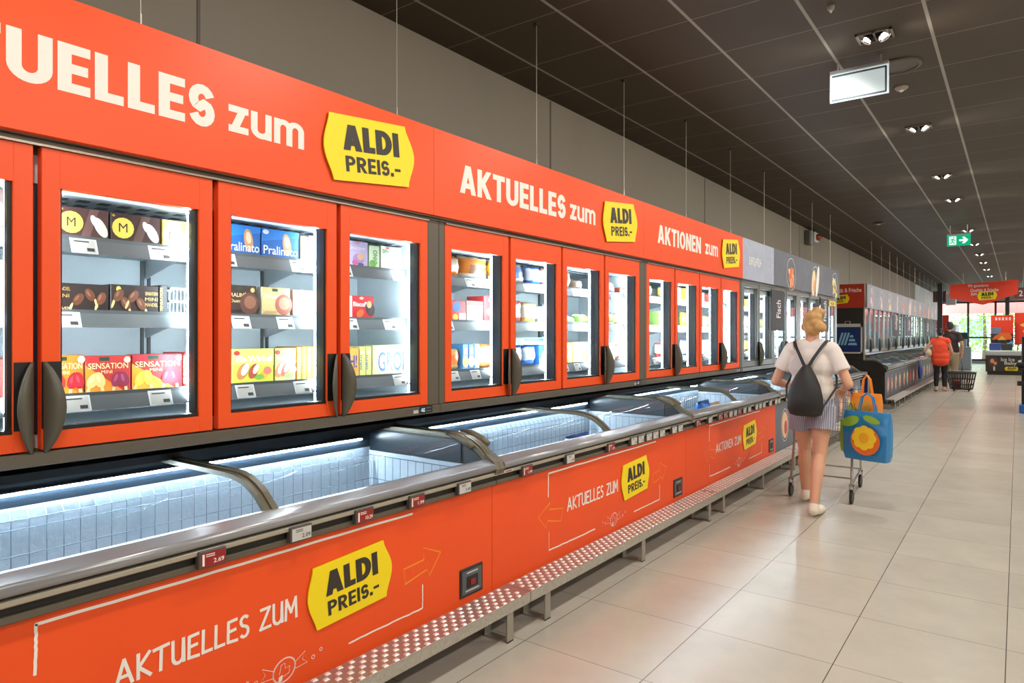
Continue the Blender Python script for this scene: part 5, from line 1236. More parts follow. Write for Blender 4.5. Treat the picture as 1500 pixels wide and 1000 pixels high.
def person(base, yaw_, P, label, voxel, colors, look=0.0, name='person'):
    bx, by = base; c, s = cos(yaw_), sin(yaw_); K = P['h']
    def T(p): return Vector((bx+(p[0]*c-p[1]*s)*K, by+(p[0]*s+p[1]*c)*K, p[2]*K))
    R3 = Matrix.Rotation(yaw_, 3, 'Z')
    def E(mb, p, r, rot=None): mb.ellipsoid(T(p), [q*K for q in r], rot=R3 @ rot if rot is not None else R3)
    def Cp(mb, p, q, a, b): mb.capsule(T(p), T(q), a*K, b*K)
    W = P.get('w', 1.0)
    hd = Matrix.Rotation(look, 3, 'Z')
    def H(p): return Vector((0, 0.02, 0)) + hd @ Vector(p)
    b = MB()
    E(b, (0, 0, 0.88), (0.160*W, 0.112*W, 0.12)); E(b, (0, 0.005, 1.03), (0.130*W, 0.095*W, 0.16)); E(b, (0, 0, 1.21), (0.158*W, 0.105*W, 0.16))
    Cp(b, (-0.145*W, -0.005, 1.345), (0.145*W, -0.005, 1.345), 0.056, 0.056); Cp(b, (-0.08, 0, 1.37), (0.08, 0, 1.37), 0.05, 0.05)
    Cp(b, (0, -0.01, 1.35), (0, 0.012, 1.47), 0.056, 0.050)
    E(b, H((0, 0.0, 1.545)), (0.074, 0.090, 0.098), hd); E(b, H((0, 0.03, 1.495)), (0.058, 0.062, 0.058), hd)
    Cp(b, H((0, 0.078, 1.535)), H((0, 0.103, 1.512)), 0.010, 0.013)           # nose
    Cp(b, H((-0.018, 0.083, 1.478)), H((0.018, 0.083, 1.478)), 0.008, 0.008)  # mouth
    Cp(b, H((-0.035, 0.078, 1.562)), H((0.035, 0.078, 1.562)), 0.012, 0.012)  # brow
    for sg in (-1, 1): E(b, H((sg*0.075, 0.0, 1.525)), (0.012, 0.022, 0.032), hd)
    for sd, sg in (('L', -1), ('R', 1)):
        hip = (sg*0.085*W, 0, 0.86); kn = P['knee'+sd]; an = P['ankle'+sd]
        Cp(b, hip, kn, 0.086*W, 0.054); mid = [kn[i]*0.66+an[i]*0.34 for i in range(3)]; mid[1] -= 0.018
        Cp(b, kn, mid, 0.052, 0.053); Cp(b, mid, an, 0.052, 0.034)
        ft = P.get('toe'+sd, (an[0]+sg*0.02, an[1]+0.15, 0.03))
        Cp(b, an, (an[0], an[1]-0.02, max(0.035, an[2]-0.045)), 0.034, 0.034); Cp(b, (an[0], an[1]-0.02, max(0.035, an[2]-0.045)), ft, 0.032, 0.026)
        sh = (sg*0.168*W, -0.005, 1.335); el = P['elbow'+sd]; wr = P['wrist'+sd]
        Cp(b, sh, el, 0.047, 0.038); Cp(b, el, [el[i]*0.7+wr[i]*0.3 for i in range(3)], 0.038, 0.038); Cp(b, [el[i]*0.7+wr[i]*0.3 for i in range(3)], wr, 0.038, 0.025)
        d = Vector(wr)-Vector(el)
        hand(b, wr, d, P['palm'+sd], P.get('thumb'+sd, sg), lambda q: T(q), P.get('curl'+sd, 0.7))
    body = fuse(b, name, colors['skin'], origin=(bx, by, 0.0), voxel=voxel)
    tag(body, label, 'person')
    # face
    f = MB()
    for sg in (-1, 1): f.ellipsoid(T(H((sg*0.028, 0.080, 1.545))), (0.012*K, 0.010*K, 0.008*K), rot=R3)
    f.build('eyes', mat('eye_white', (0.75, 0.75, 0.74), 0.2, noise=0.02), parent=body)
    # hair
    hmb = MB(); E(hmb, H((0, -0.012, 1.562)), (0.084, 0.094, 0.096), hd); E(hmb, H((0, -0.045, 1.53)), (0.074, 0.06, 0.085), hd)
    for p, r in P.get('buns', ()): E(hmb, H(p), r, hd)
    fuse(hmb, 'hair', colors['hair'], parent=body, voxel=max(voxel, 0.008), smooth=3)
    # top
    t = MB(); zh = P['hem']
    E(t, (0, 0, 1.20), (0.182*W, 0.130*W, 0.17)); E(t, (0, 0, 1.04), ((0.186 if zh < 0.8 else 0.172)*W, 0.132*W, 0.20)); 
    q_ = 1.2 if zh < 0.8 else 1.0; Cp(t, (-0.06*W, 0, zh+0.12*q_), (0.06*W, 0, zh+0.12*q_), 0.122*W*q_, 0.122*W*q_)
    if zh < 0.8: Cp(t, (-0.07*W, 0, 0.92), (0.07*W, 0, 0.92), 0.142*W, 0.142*W); Cp(t, (-0.05*W, 0, 1.12), (0.05*W, 0, 1.12), 0.125*W, 0.125*W)
    Cp(t, (-0.15*W, -0.005, 1.335), (0.15*W, -0.005, 1.335), 0.070, 0.070); Cp(t, (-0.075, -0.005, 1.365), (0.075, -0.005, 1.365), 0.062, 0.062)
    for sd, sg in (('L', -1), ('R', 1)):
        sh = Vector((sg*0.165*W, -0.005, 1.325)); el = Vector(P['elbow'+sd]); e = sh+(el-sh)*P.get('sleeve', 0.55)
        n = 12; ax = (e-sh).normalized(); a_ = ax.cross(Vector((0, 1, 0))).normalized(); b_ = ax.cross(a_)
        rings = [[T(sh+(e-sh)*f_+(a_*cos(2*pi*j/n)+b_*sin(2*pi*j/n))*r_) for j in range(n)] for f_, r_ in ((0, 0.064), (0.5, 0.066), (1.0, 0.070))]
        t.loft(rings)
    fuse(t, 'top', colors['top'], parent=body, voxel=max(voxel, 0.009), smooth=4)
    # legwear
    l = MB(); n = 14
    q_ = 0.84 if P['hem'] < 0.8 else 1.0
    E(l, (0, 0, 0.90), (0.180*W*q_, 0.130*W*q_, 0.135))
    for sd, sg in (('L', -1), ('R', 1)):
        hip = Vector((sg*0.085*W, 0, 0.87)); kn = Vector(P['knee'+sd]); an = Vector(P['ankle'+sd])
        pts = [hip, hip+(kn-hip)*0.5, hip+(kn-hip)*P['leg']] if P['leg'] < 1 else [hip, hip+(kn-hip)*0.5, kn, kn+(an-kn)*0.35-Vector((0, 0.015, 0)), kn+(an-kn)*0.9]
        rad = [0.105*W, 0.112*W, 0.118*W] if P['leg'] < 1 else [q*P.get('legw', 1.0) for q in (0.098*W, 0.084*W, 0.063, 0.064, 0.046)]
        t_ = (kn-hip).normalized(); a_ = Vector((1, 0, 0)); b_ = t_.cross(a_).normalized()
        l.loft([[T(p+(a_*cos(2*pi*j/n)+b_*sin(2*pi*j/n))*r_) for j in range(n)] for p, r_ in zip(pts, rad)])
    fuse(l, P.get('legname', 'trousers'), colors['legs'], parent=body, voxel=max(voxel, 0.009), smooth=3)
    for sd, sg in (('L', -1), ('R', 1)):
        an = Vector(P['ankle'+sd]); ft = Vector(P.get('toe'+sd, (an[0]+sg*0.02, an[1]+0.15, 0.03)))
        so = MB(); heel = Vector((an[0], an[1]-0.025, max(0.036, an[2]-0.045)))
        so.capsule(T(heel), T(ft), 0.040*K, 0.036*K); so.capsule(T(heel), T(heel+Vector((0, 0.02, 0.03))), 0.042*K, 0.040*K)
        so.capsule(T((heel+ft)/2+Vector((0.012, 0, 0))), T((heel+ft)/2-Vector((0.012, 0, 0))), 0.036*K, 0.036*K)
        for i, v in enumerate(so.v): so.v[i] = (v[0], v[1], max(v[2], 0.0015))
        fuse(so, 'shoe', colors['shoe'], parent=body, voxel=0.007, smooth=2)
    return body, T
SKIN = mat('skin', srgb(216, 160, 128), 0.5, noise=0.06, nscale=12)
SKIN2 = mat('skin_tan', srgb(206, 150, 120), 0.5, noise=0.06, nscale=12)
def stripes(name, c1, c2, scale):
    m = mat(name, c1, 0.7); nt = m.node_tree; b = nt.nodes['Principled BSDF']
    tc = nt.nodes.new('ShaderNodeTexCoord'); w = nt.nodes.new('ShaderNodeTexWave'); w.inputs['Scale'].default_value = scale; w.inputs['Distortion'].default_value = 0.6
    mx = nt.nodes.new('ShaderNodeMixRGB'); mx.inputs[1].default_value = (*c1, 1); mx.inputs[2].default_value = (*c2, 1)
    nt.links.new(tc.outputs['Object'], w.inputs['Vector']); nt.links.new(w.outputs['Fac'], mx.inputs[0]); nt.links.new(mx.outputs[0], b.inputs['Base Color'])
    return m
WB = (-1.385, 6.05)
woman, TW_ = person(WB, 0.0, dict(h=1.0, kneeL=(-0.095, 0.17, 0.485), ankleL=(-0.10, 0.22, 0.105), toeL=(-0.10, 0.37, 0.034), kneeR=(0.075, -0.06, 0.47), ankleR=(0.075, -0.25, 0.10), toeR=(0.095, -0.10, 0.034),
    elbowL=(-0.285, -0.03, 1.06), wristL=(-0.20, 0.235, 1.0), elbowR=(0.29, -0.05, 1.06), wristR=(0.20, 0.235, 1.0), palmL=(0, 0, -1), palmR=(0, 0, -1), thumbL=-1, thumbR=1, curlL=0.95, curlR=0.95,
    hem=0.86, leg=0.48, legname='shorts', sleeve=0.62, w=1.0, buns=[((0.05, -0.105, 1.520), (0.048, 0.045, 0.046)), ((0.035, -0.035, 1.650), (0.052, 0.05, 0.042)), ((0.062, -0.04, 1.645), (0.036, 0.036, 0.030)), ((0.0, -0.06, 1.605), (0.072, 0.06, 0.05)), ((0.01, -0.085, 1.56), (0.05, 0.04, 0.04))]),
    'person from behind in white T-shirt and striped shorts, blond hair pinned up, pushing a cart', 0.006,
    dict(skin=SKIN, hair=mat('blond_hair', srgb(196, 150, 92), 0.55, noise=0.35, nscale=30), top=mat('white_cotton', srgb(226, 214, 206), 0.8, noise=0.05, nscale=9, bump=0.25),
         legs=stripes('striped_cotton', srgb(182, 178, 190), srgb(112, 112, 130), 22), shoe=mat('cream_canvas', srgb(228, 216, 196), 0.7, noise=0.05)), look=0.35)
# backpack on the woman's back
bp_ = tag(empty('backpack', tuple(TW_((0, -0.2, 0.80)))), 'small black backpack on the back of the person in the white T-shirt', 'backpack')
m = MB(); m.smooth = True; n = 20; rings = []
for z, w, d in ((0.795, 0.085, 0.04), (0.81, 0.125, 0.065), (0.86, 0.145, 0.085), (0.95, 0.142, 0.09), (1.05, 0.118, 0.08), (1.13, 0.080, 0.06), (1.19, 0.042, 0.035), (1.215, 0.022, 0.02)):
    rings.append([TW_((w*cos(2*pi*j/n)*(1 if abs(cos(2*pi*j/n)) < .9 else 0.97), -0.155-d*0.75+d*(sin(2*pi*j/n)), z)) for j in range(n)])
m.loft(rings)
BAGM = mat('black_nylon', srgb(34, 32, 31), 0.6, noise=0.25, nscale=14, bump=0.35)
pk = fixnormals(m.build('bag_body', BAGM, parent=bp_))
m = MB(); m.smooth = True
m.loft([[TW_((w*cos(2*pi*j/n), -0.225-d*0.5+d*sin(2*pi*j/n), z)) for j in range(n)] for z, w, d in ((0.815, 0.09, 0.03), (0.84, 0.108, 0.052), (0.93, 0.105, 0.055), (0.985, 0.085, 0.035), (0.99, 0.05, 0.02))])
fixnormals(m.build('front_pocket', BAGM, parent=bp_))
MB().tube([TW_((0, -0.30, 1.0)), TW_((0.0, -0.285, 1.06)), TW_((0, -0.255, 1.13))], 0.004, 6).build('zip', mat('zip_grey', srgb(110, 104, 100), 0.4, metal=0.4, noise=0.05), parent=bp_)
for sg in (-1, 1):
    def flat(pts, w, th):
        rings = []
        for i, p in enumerate(pts):
            a = Vector(pts[max(0, i-1)]); b_ = Vector(pts[min(len(pts)-1, i+1)]); tt = (b_-a).normalized(); sd = tt.cross(Vector((0, 1, 0)))
            if sd.length < 0.2: sd = Vector((1, 0, 0))
            sd.normalize(); up = sd.cross(tt).normalized(); q = Vector(p)
            rings.append([TW_(q+sd*w+up*th), TW_(q-sd*w+up*th), TW_(q-sd*w-up*th), TW_(q+sd*w-up*th)])
        return fixnormals(MB().loft(rings).build('strap', BAGM, parent=bp_))
    flat([(sg*0.012, -0.175, 1.195), (sg*0.05, -0.150, 1.27), (sg*0.10, -0.100, 1.36), (sg*0.125, -0.05, 1.405), (sg*0.13, 0.02, 1.412), (sg*0.125, 0.09, 1.36), (sg*0.125, 0.140, 1.22)], 0.012, 0.003)
    flat([(sg*0.12, -0.19, 0.86), (sg*0.17, -0.12, 0.96), (sg*0.195, -0.02, 1.03), (sg*0.18, 0.07, 1.10), (sg*0.125, 0.140, 1.22)], 0.008, 0.002)

# shopping cart in front of her
CX, CY = -1.40, 6.42
CHROME = mat('cart_chrome', srgb(170, 170, 168), 0.25, metal=0.9, noise=0.05)
ct = tag(empty('shopping_cart', (CX, CY+0.4, 0.0)), 'wire shopping cart pushed along the aisle by the person in the white T-shirt', 'cart')
m = MB()
for sg in (-1, 1):
    x = CX+sg*0.25
    m.tube([(x, CY-0.02, 0.99), (x, CY+0.05, 0.93), (x*1.0-sg*0.01, CY+0.10, 0.50), (x-sg*0.0, CY+0.02, 0.16)], 0.011, 8)
    m.tube([(x, CY+0.02, 0.16), (x-sg*0.06, CY+0.80, 0.17)], 0.011, 8); m.tube([(x-sg*0.01, CY+0.10, 0.48), (x-sg*0.05, CY+0.78, 0.50)], 0.009, 8)
    m.tube([(x-sg*0.06, CY+0.80, 0.17), (x-sg*0.05, CY+0.70, 0.50)], 0.009, 8)
m.tube([(CX-0.22, CY+0.25, 0.17), (CX+0.22, CY+0.25, 0.17)], 0.008, 8); m.tube([(CX-0.19, CY+0.80, 0.17), (CX+0.19, CY+0.80, 0.17)], 0.008, 8)
m.build('frame', CHROME, parent=ct)
MB().tube([(CX-0.27, CY-0.02, 0.99), (CX+0.27, CY-0.02, 0.99)], 0.015, 12).build('handle', mat('cart_handle_blue', srgb(40, 60, 110), 0.4, noise=0.05), parent=ct)
m = MB(); BZ0_, BZ1_ = 0.52, 0.93
def cpt(u, v, z):   # u -1..1 across, v 0..1 along, tapering basket
    f = (z-BZ0_)/(BZ1_-BZ0_); return (CX+u*(0.19+0.06*f)*(1-0.12*v), CY+0.10-0.02*f+v*(0.64+0.08*f), z)
for k in range(17):
    v = k/16
    for u in (-1, 1): m.tube([cpt(u, v, BZ0_), cpt(u, v, BZ1_)], 0.002, 4)
    m.tube([cpt(-1, v, BZ0_), cpt(1, v, BZ0_)], 0.002, 4)
for k in range(11):
    u = -1+2*k/10
    for v in (0, 1): m.tube([cpt(u, v, BZ0_), cpt(u, v, BZ1_)], 0.002, 4)
    m.tube([cpt(u, 0, BZ0_), cpt(u, 1, BZ0_)], 0.002, 4)
for z in (BZ0_, 0.66, 0.80, BZ1_): m.tube([cpt(-1, 0, z), cpt(1, 0, z), cpt(1, 1, z), cpt(-1, 1, z)], 0.004 if z in (BZ0_, BZ1_) else 0.0022, 5, closed=True)
m.build('basket', CHROME, parent=ct)
for sg in (-1, 1):
    for yy, off in ((CY+0.02, 0.25), (CY+0.78, 0.19)):
        x = CX+sg*off
        f = MB().box((x-0.018, yy-0.02, 0.09), (x-0.012, yy+0.02, 0.16)).box((x+0.012, yy-0.02, 0.09), (x+0.018, yy+0.02, 0.16)).box((x-0.018, yy-0.02, 0.15), (x+0.018, yy+0.02, 0.165))
        co = f.build('caster', CHROME, parent=ct)
        MB().tube([(x-0.010, yy, 0.060), (x+0.010, yy, 0.060)], 0.060, 18).build('wheel', BLACK, parent=co)
# carrier bags hanging at the cart's right side
def carrier(name, x, y, z, w, h, d, body, label, yawa, art=None):
    o = MB(); n = 8; rings = []
    mb_ = MB().m(body); mb_.smooth = False
    R = Matrix.Rotation(yawa, 3, 'Z')
    def W_(p): return R @ Vector(p) + Vector((x, y, z))
    V = []
    for zz, k, dd in ((0, 0.90, 0.8), (0.05, 0.97, 1.0), (h*0.55, 1.0, 1.0), (h*0.9, 1.02, 0.55), (h, 1.0, 0.35)):
        r = []
        for sx, sy in ((-1,-1), (-.5,-1.12), (0,-1.18), (.5,-1.12), (1,-1), (1.03,0), (1,1), (.5,1.12), (0,1.18), (-.5,1.12), (-1,1), (-1.03,0)): r.append(W_((sx*w/2*k, sy*d/2*dd*0.85, zz)))
        V.append(r)
    mb_.loft(V, caps=True)
    t = tag(empty(name, (x, y, z)), label, 'bag')
    fixnormals(mb_.build('bag_body', parent=t))
    hn = MB()
    for sy in (-1, 1): hn.tube([W_((-w*0.2, sy*d*0.14, h-0.01)), W_((-w*0.12, sy*d*0.10, h+0.12)), W_((0, sy*d*0.05, h+0.155)), W_((w*0.12, sy*d*0.10, h+0.12)), W_((w*0.2, sy*d*0.14, h-0.01))], 0.006, 6)
    hn.build('handles', body, parent=t)
    if art:
        a = MB(); pl = Pl(W_((-w/2, -d*0.5-0.012, 0.0)), R @ Vector((1, 0, 0)), (0, 0, 1)); art(a, pl, w, h); a.build('print', parent=t, label='colourful print')
    return t
def flower(a, pl, w, h):
    a.m(pm((150, 190, 60))); ell(a, pl, w*.22, h*.80, w*.22, h*.10, 0.006, 14, .4); ell(a, pl, w*.70, h*.86, w*.2, h*.07, 0.006, 14, -.3)
    a.m(pm((230, 110, 40))); ell(a, pl, w*.56, h*.42, w*.33, h*.30, 0.008, 18, .5)
    a.m(pm((248, 206, 40)))
    for k in range(8): ell(a, pl, w*.54+w*.16*cos(k*pi/4), h*.48+h*.15*sin(k*pi/4), w*.12, h*.10, 0.010+0.0004*k, 12, k*pi/4)
    a.m(pm((240, 170, 30))); ell(a, pl, w*.54, h*.48, w*.11, h*.11, 0.016, 14)
carrier('carrier_bag', -1.00, 6.27, 0.42, 0.36, 0.40, 0.13, pm((40, 130, 190), 0.35), 'bright blue carrier bag with yellow orange flower print hanging on the cart', -0.30, flower)
carrier('carrier_bag', -1.145, 6.40, 0.46, 0.16, 0.27, 0.10, pm((150, 176, 40), 0.4), 'green carrier bag behind the blue one on the cart', -0.1)
carrier('carrier_bag', -1.03, 6.43, 0.76, 0.22, 0.20, 0.12, pm((240, 140, 30), 0.4), 'orange carrier bag above the blue one at the cart\'s right side', -0.25,
        lambda a, pl, w, h: (a.m(pm((250, 170, 60))), ell(a, pl, w*.5, h*.5, w*.3, h*.3, 0.006, 14)))

# two shoppers farther down
p2, T2 = person((-1.60, 20.55), 0.0, dict(h=0.985, w=1.0, kneeL=(-0.085, 0.06, 0.48), ankleL=(-0.085, -0.03, 0.10), kneeR=(0.085, 0.10, 0.48), ankleR=(0.085, 0.07, 0.10),
    elbowL=(-0.33, -0.10, 1.08), wristL=(-0.30, 0.14, 0.96), elbowR=(0.25, 0.0, 1.06), wristR=(0.22, 0.18, 0.90), palmL=(1, 0, 0), palmR=(-1, 0, 0), hem=0.66, leg=1.0, legname='leggings', sleeve=0.25, buns=[((0, -0.10, 1.53), (0.045, 0.045, 0.045))]),
    'person in orange red sleeveless top and black leggings, clutching a beige bag', 0.010,
    dict(skin=SKIN2, hair=mat('dark_hair', srgb(38, 30, 28), 0.5, noise=0.2), top=mat('orange_red_cotton', srgb(238, 74, 36), 0.75, noise=0.05), legs=mat('black_cotton', srgb(28, 27, 28), 0.75, noise=0.08), shoe=mat('beige_sandal', srgb(190, 160, 140), 0.7, noise=0.05)))
m = MB(); m.smooth = True; c0 = T2((-0.250, -0.07, 1.00)); m.ellipsoid(c0, (0.072, 0.16, 0.11), 14, 9)
t = tag(empty('handbag', tuple(T2((-0.250, -0.07, 0.89)))), 'beige bag clutched under the left arm of the person in orange', 'bag')
m.build('bag_body', mat('beige_leather', srgb(196, 176, 140), 0.6, noise=0.08), parent=t)
MB().tube([c0+Vector((0, -0.12, 0.06)), c0+Vector((0.0, -0.08, 0.20)), c0+Vector((0.02, 0.0, 0.32)), c0+Vector((0, 0.08, 0.20)), c0+Vector((0, 0.12, 0.06))], 0.008, 6).build('handle', mat('beige_leather', (0, 0, 0)), parent=t)
p3, T3 = person((-1.48, 21.9), 0.0, dict(h=1.10, w=1.08, kneeL=(-0.09, 0.10, 0.48), ankleL=(-0.09, 0.06, 0.10), kneeR=(0.09, 0.04, 0.48), ankleR=(0.095, -0.10, 0.10),
    elbowL=(-0.24, -0.02, 1.08), wristL=(-0.20, 0.20, 0.98), elbowR=(0.26, -0.06, 1.06), wristR=(0.24, -0.02, 0.80), palmL=(0, 0, -1), palmR=(-1, 0, 0), hem=0.82, leg=1.0, legw=1.2, sleeve=0.6),
    'person in dark brown top and loose khaki trousers, pulling a black wheeled basket', 0.010,
    dict(skin=SKIN2, hair=mat('dark_brown_hair', srgb(58, 42, 36), 0.5, noise=0.2), top=mat('dark_brown_cotton', srgb(52, 36, 36), 0.75, noise=0.08), legs=mat('khaki_cotton', srgb(168, 150, 118), 0.75, noise=0.08), shoe=mat('grey_shoe', srgb(150, 146, 140), 0.7, noise=0.05)))
# wheeled shopping basket
BX, BY = -1.17, 21.05
t = tag(empty('wheeled_basket', (BX, BY, 0.0)), 'black plastic wheeled basket with groceries on the floor behind the khaki trousers', 'basket')
m = MB(); HB = 0.46
def bq(u, v, z): f = z/HB; return (BX+u*(0.23+0.08*f), BY+v*(0.15+0.05*f), 0.035+z)
for k in range(12):
    q = -1+2*k/11
    for sg in (-1, 1):
        a = [bq(q-0.035, sg, 0.03), bq(q+0.035, sg, 0.03), bq(q+0.035, sg, HB), bq(q-0.035, sg, HB)]
        m.add(a+[(p[0], p[1]+0.012*sg, p[2]) for p in a], [(0,1,2,3), (7,6,5,4), (0,4,5,1), (1,5,6,2), (2,6,7,3), (3,7,4,0)])
        a = [bq(sg, q-0.05, 0.03), bq(sg, q+0.05, 0.03), bq(sg, q+0.05, HB), bq(sg, q-0.05, HB)]
        m.add(a+[(p[0]+0.012*sg, p[1], p[2]) for p in a], [(0,1,2,3), (7,6,5,4), (0,4,5,1), (1,5,6,2), (2,6,7,3), (3,7,4,0)])
for z, r in ((0.03, 0.014), (0.14, 0.012), (0.28, 0.010), (HB-0.02, 0.026)): m.tube([bq(-1, -1, z), bq(1, -1, z), bq(1, 1, z), bq(-1, 1, z)], r, 6, closed=True)
m.box((BX-0.2, BY-0.15, 0.04), (BX+0.2, BY+0.15, 0.06))
m.build('tub', BLACK, parent=t)
MB().tube([bq(0, 1, HB), (BX+0.0, BY+0.34, 0.62), (BX-0.03, BY+0.72, 0.80)], 0.012, 8).build('handle', BLACK, parent=t)
for sg in (-1, 1):
    for sv in (-1, 1): MB().tube([(BX+sg*0.16-0.012, BY+sv*0.10, 0.028), (BX+sg*0.16+0.012, BY+sv*0.10, 0.028)], 0.028, 12).build('wheel', BLACK, parent=t)
for k, (dx, dy, w, h, d, c, lab) in enumerate(((-0.10, 0.0, 0.14, 0.20, 0.2, (150, 40, 40), 'dark red carton in the wheeled basket'), (0.06, 0.02, 0.10, 0.24, 0.16, (226, 220, 206), 'white carton in the wheeled basket'), (0.15, -0.02, 0.07, 0.16, 0.16, (214, 170, 110), 'tan carton in the wheeled basket'))):
    q = MB().m(pm(c)).bbox((BX+dx-w/2, BY+dy-d/2, 0.062), (BX+dx+w/2, BY+dy+d/2, 0.062+h), 0.004); tag(q.build('grocery_carton'), lab, 'box')

# ------------------------------------------------------------------ the far end of the hall
SR = mat('sign_red_far', (0.80, 0.055, 0.02), 0.42, noise=0.04)
t = tag(empty('hanging_sign', (-0.88, 26.0, 2.38)), 'red chevron sign with yellow plate hanging across the aisle at the far end', 'sign')
MB().prism([(-1.76, 3.07), (0.02, 3.16), (0.0, 2.72), (-0.88, 2.40), (-1.76, 2.64)], 'y', 26.0, 26.06).build('panel', SR, parent=t)
w = MB()
for xx in (-1.4, -0.3): w.tube([(xx, 26.03, 3.05), (xx, 26.03, CEIL)], 0.006, 6)
w.build('suspension_wire', STEELWIRE, parent=t)
pl = Pl((-1.76, 25.998, 2.40), (1, 0, 0), (0, 0, 1)); l = MB().m(CREAM)
put_text(l, pl, 'Wir garantieren', (0.48, 1.02, 0.54, 0.66), 0.014); put_text(l, pl, 'Qualität & Frische', (0.55, 1.28, 0.40, 0.52), 0.014); put_text(l, pl, 'zum', (0.56, 0.72, 0.31, 0.38), 0.014)
l.build('lettering', parent=t, label='cream words')
emblem(t, pl, (0.78, 0.14), (0.42, 0.03), (-0.01, 0.27), 0.01)
def lane_box(x, y, z, n, label):
    t = tag(empty('lane_number_box', (x, y, z)), label, 'sign', None)
    MB().bbox((x-0.22, y-0.12, z), (x+0.22, y+0.12, z+0.42), 0.01).build('box', mat('lane_box_dark', srgb(120, 70, 66), 0.4, noise=0.05), parent=t)
    MB().box((x+0.20, y-0.122, z-0.12), (x+0.52, y+0.12, z+0.30)).build('light_panel', mat('lane_box_pale', (0.7, 0.75, 0.78), 0.4, noise=0.03), parent=t)
    MB().tube([(x, y, z+0.40), (x, y, CEIL)], 0.012, 8).build('rod', FRAME, parent=t)
    l = MB().m(CREAM); put_text(l, Pl((x-0.22, y-0.121, z), (1, 0, 0), (0, 0, 1)), n, (0.15, 0.27, 0.10, 0.32), 0.02); l.build('number', parent=t)
lane_box(-2.42, 31.0, 2.72, '1', 'dark box with number 1 hanging left of the chevron sign')
lane_box(0.10, 31.0, 2.76, '2', 'dark box with number 2 hanging right of the chevron sign')
PILLAR = mat('steel_column', srgb(72, 78, 80), 0.45, noise=0.06)
tag(MB().box((-2.46, 30.4, 0), (-2.30, 30.56, CEIL)).build('column', PILLAR), 'dark slim column behind the persons at the end of the freezers', 'column', None)
tag(MB().box((-0.46, 38.0, 0), (-0.30, 38.16, CEIL)).build('column', PILLAR), 'dark slim column behind the red poster stand', 'column', None)
def poster_stand(x0, x1, z0, z1, y, label, kind):
    t = tag(empty('poster_stand', ((x0+x1)/2, y, 0)), label, 'poster stand')
    W = x1-x0; H = z1-z0
    p = MB().bbox((x0, y-0.02, z0), (x1, y+0.02, z1), 0.006).build('board', SR, parent=t)
    l = MB()
    for xx in (x0+0.1, x1-0.1): l.box((xx-0.02, y-0.015, 0), (xx+0.02, y+0.015, z0+0.01))
    l.box((x0, y-0.2, 0), (x1, y+0.2, 0.02)); l.build('legs', FRAME, parent=t)
    a = MB(); pl = Pl((x0, y-0.021, z0), (W, 0, 0), (0, 0, H)); r = random.Random(kind)
    if kind == 0:
        a.m(pm((230, 210, 200)))
        for i in range(4):
            for j in range(4): poly(a, pl, [(.12+.15*i, .15+.2*j), (.22+.15*i, .15+.2*j), (.22+.15*i, .27+.2*j), (.12+.15*i, .27+.2*j)], 0.001)
    elif kind == 1:
        a.m(pm((230, 200, 196)))
        for i in range(5): poly(a, pl, [(.2+.15*i, .84), (.29+.15*i, .84), (.29+.15*i, .93), (.2+.15*i, .93)], 0.001)
        a.build('print', parent=p, label='row of pale letters'); a = MB()
        a.m(pm((60, 56, 60))); poly(a, pl, [(.0, .0), (1, .0), (1, .42), (0, .42)], 0.001)
        a.m(pm((120, 130, 150))); poly(a, pl, [(.05, .42), (.45, .42), (.45, .62), (.05, .62)], 0.0012)
        a.m(pm((236, 110, 40))); poly(a, pl, [(.05, .24), (.2, .36), (.5, .46), (.85, .44), (.95, .30), (.85, .22)], 0.0016)
        a.m(pm((244, 190, 70))); poly(a, pl, [(.3, .22), (.5, .36), (.66, .24)], 0.002)
        a.m(pm((40, 36, 36))); ell(a, Pl(pl.o, (1,0,0), (0,0,1)), W*.25, H*.2, H*.05, H*.05, 0.0022); ell(a, Pl(pl.o, (1,0,0), (0,0,1)), W*.78, H*.2, H*.05, H*.05, 0.0022)
        a.m(pm((120, 160, 214))); poly(a, pl, [(.72, .04), (1, .04), (1, .2), (.72, .2)], 0.002)
    else:
        a.m(pm((244, 190, 60))); ell(a, Pl(pl.o, (1,0,0), (0,0,1)), W*.5, H*.62, W*.30, H*.07, 0.001); a.build('print', parent=p, label='small yellow oval'); a = MB().m(pm((240, 200, 190))); ell(a, Pl(pl.o, (1,0,0), (0,0,1)), W*.5, H*.42, W*.2, H*.07, 0.001)
        a.build('print', parent=p, label='pale pink oval'); a = MB().m(pm((120, 110, 120))); poly(a, pl, [(.5, .80), (1, .80), (1, .98), (.5, .98)], 0.001)
    a.build('print', parent=p, label='picture printed on the red board')
poster_stand(-2.75, -2.12, 1.55, 2.22, 30.9, 'red poster board with rows of pale squares behind the person in orange', 0)
poster_stand(-0.83, -0.13, 0.98, 2.20, 31.6, 'red poster stand with orange car-like picture behind the promotion freezer', 1)
poster_stand(-0.10, 0.75, 1.08, 2.28, 31.8, 'plain red poster stand with small yellow oval, at the right edge', 2)
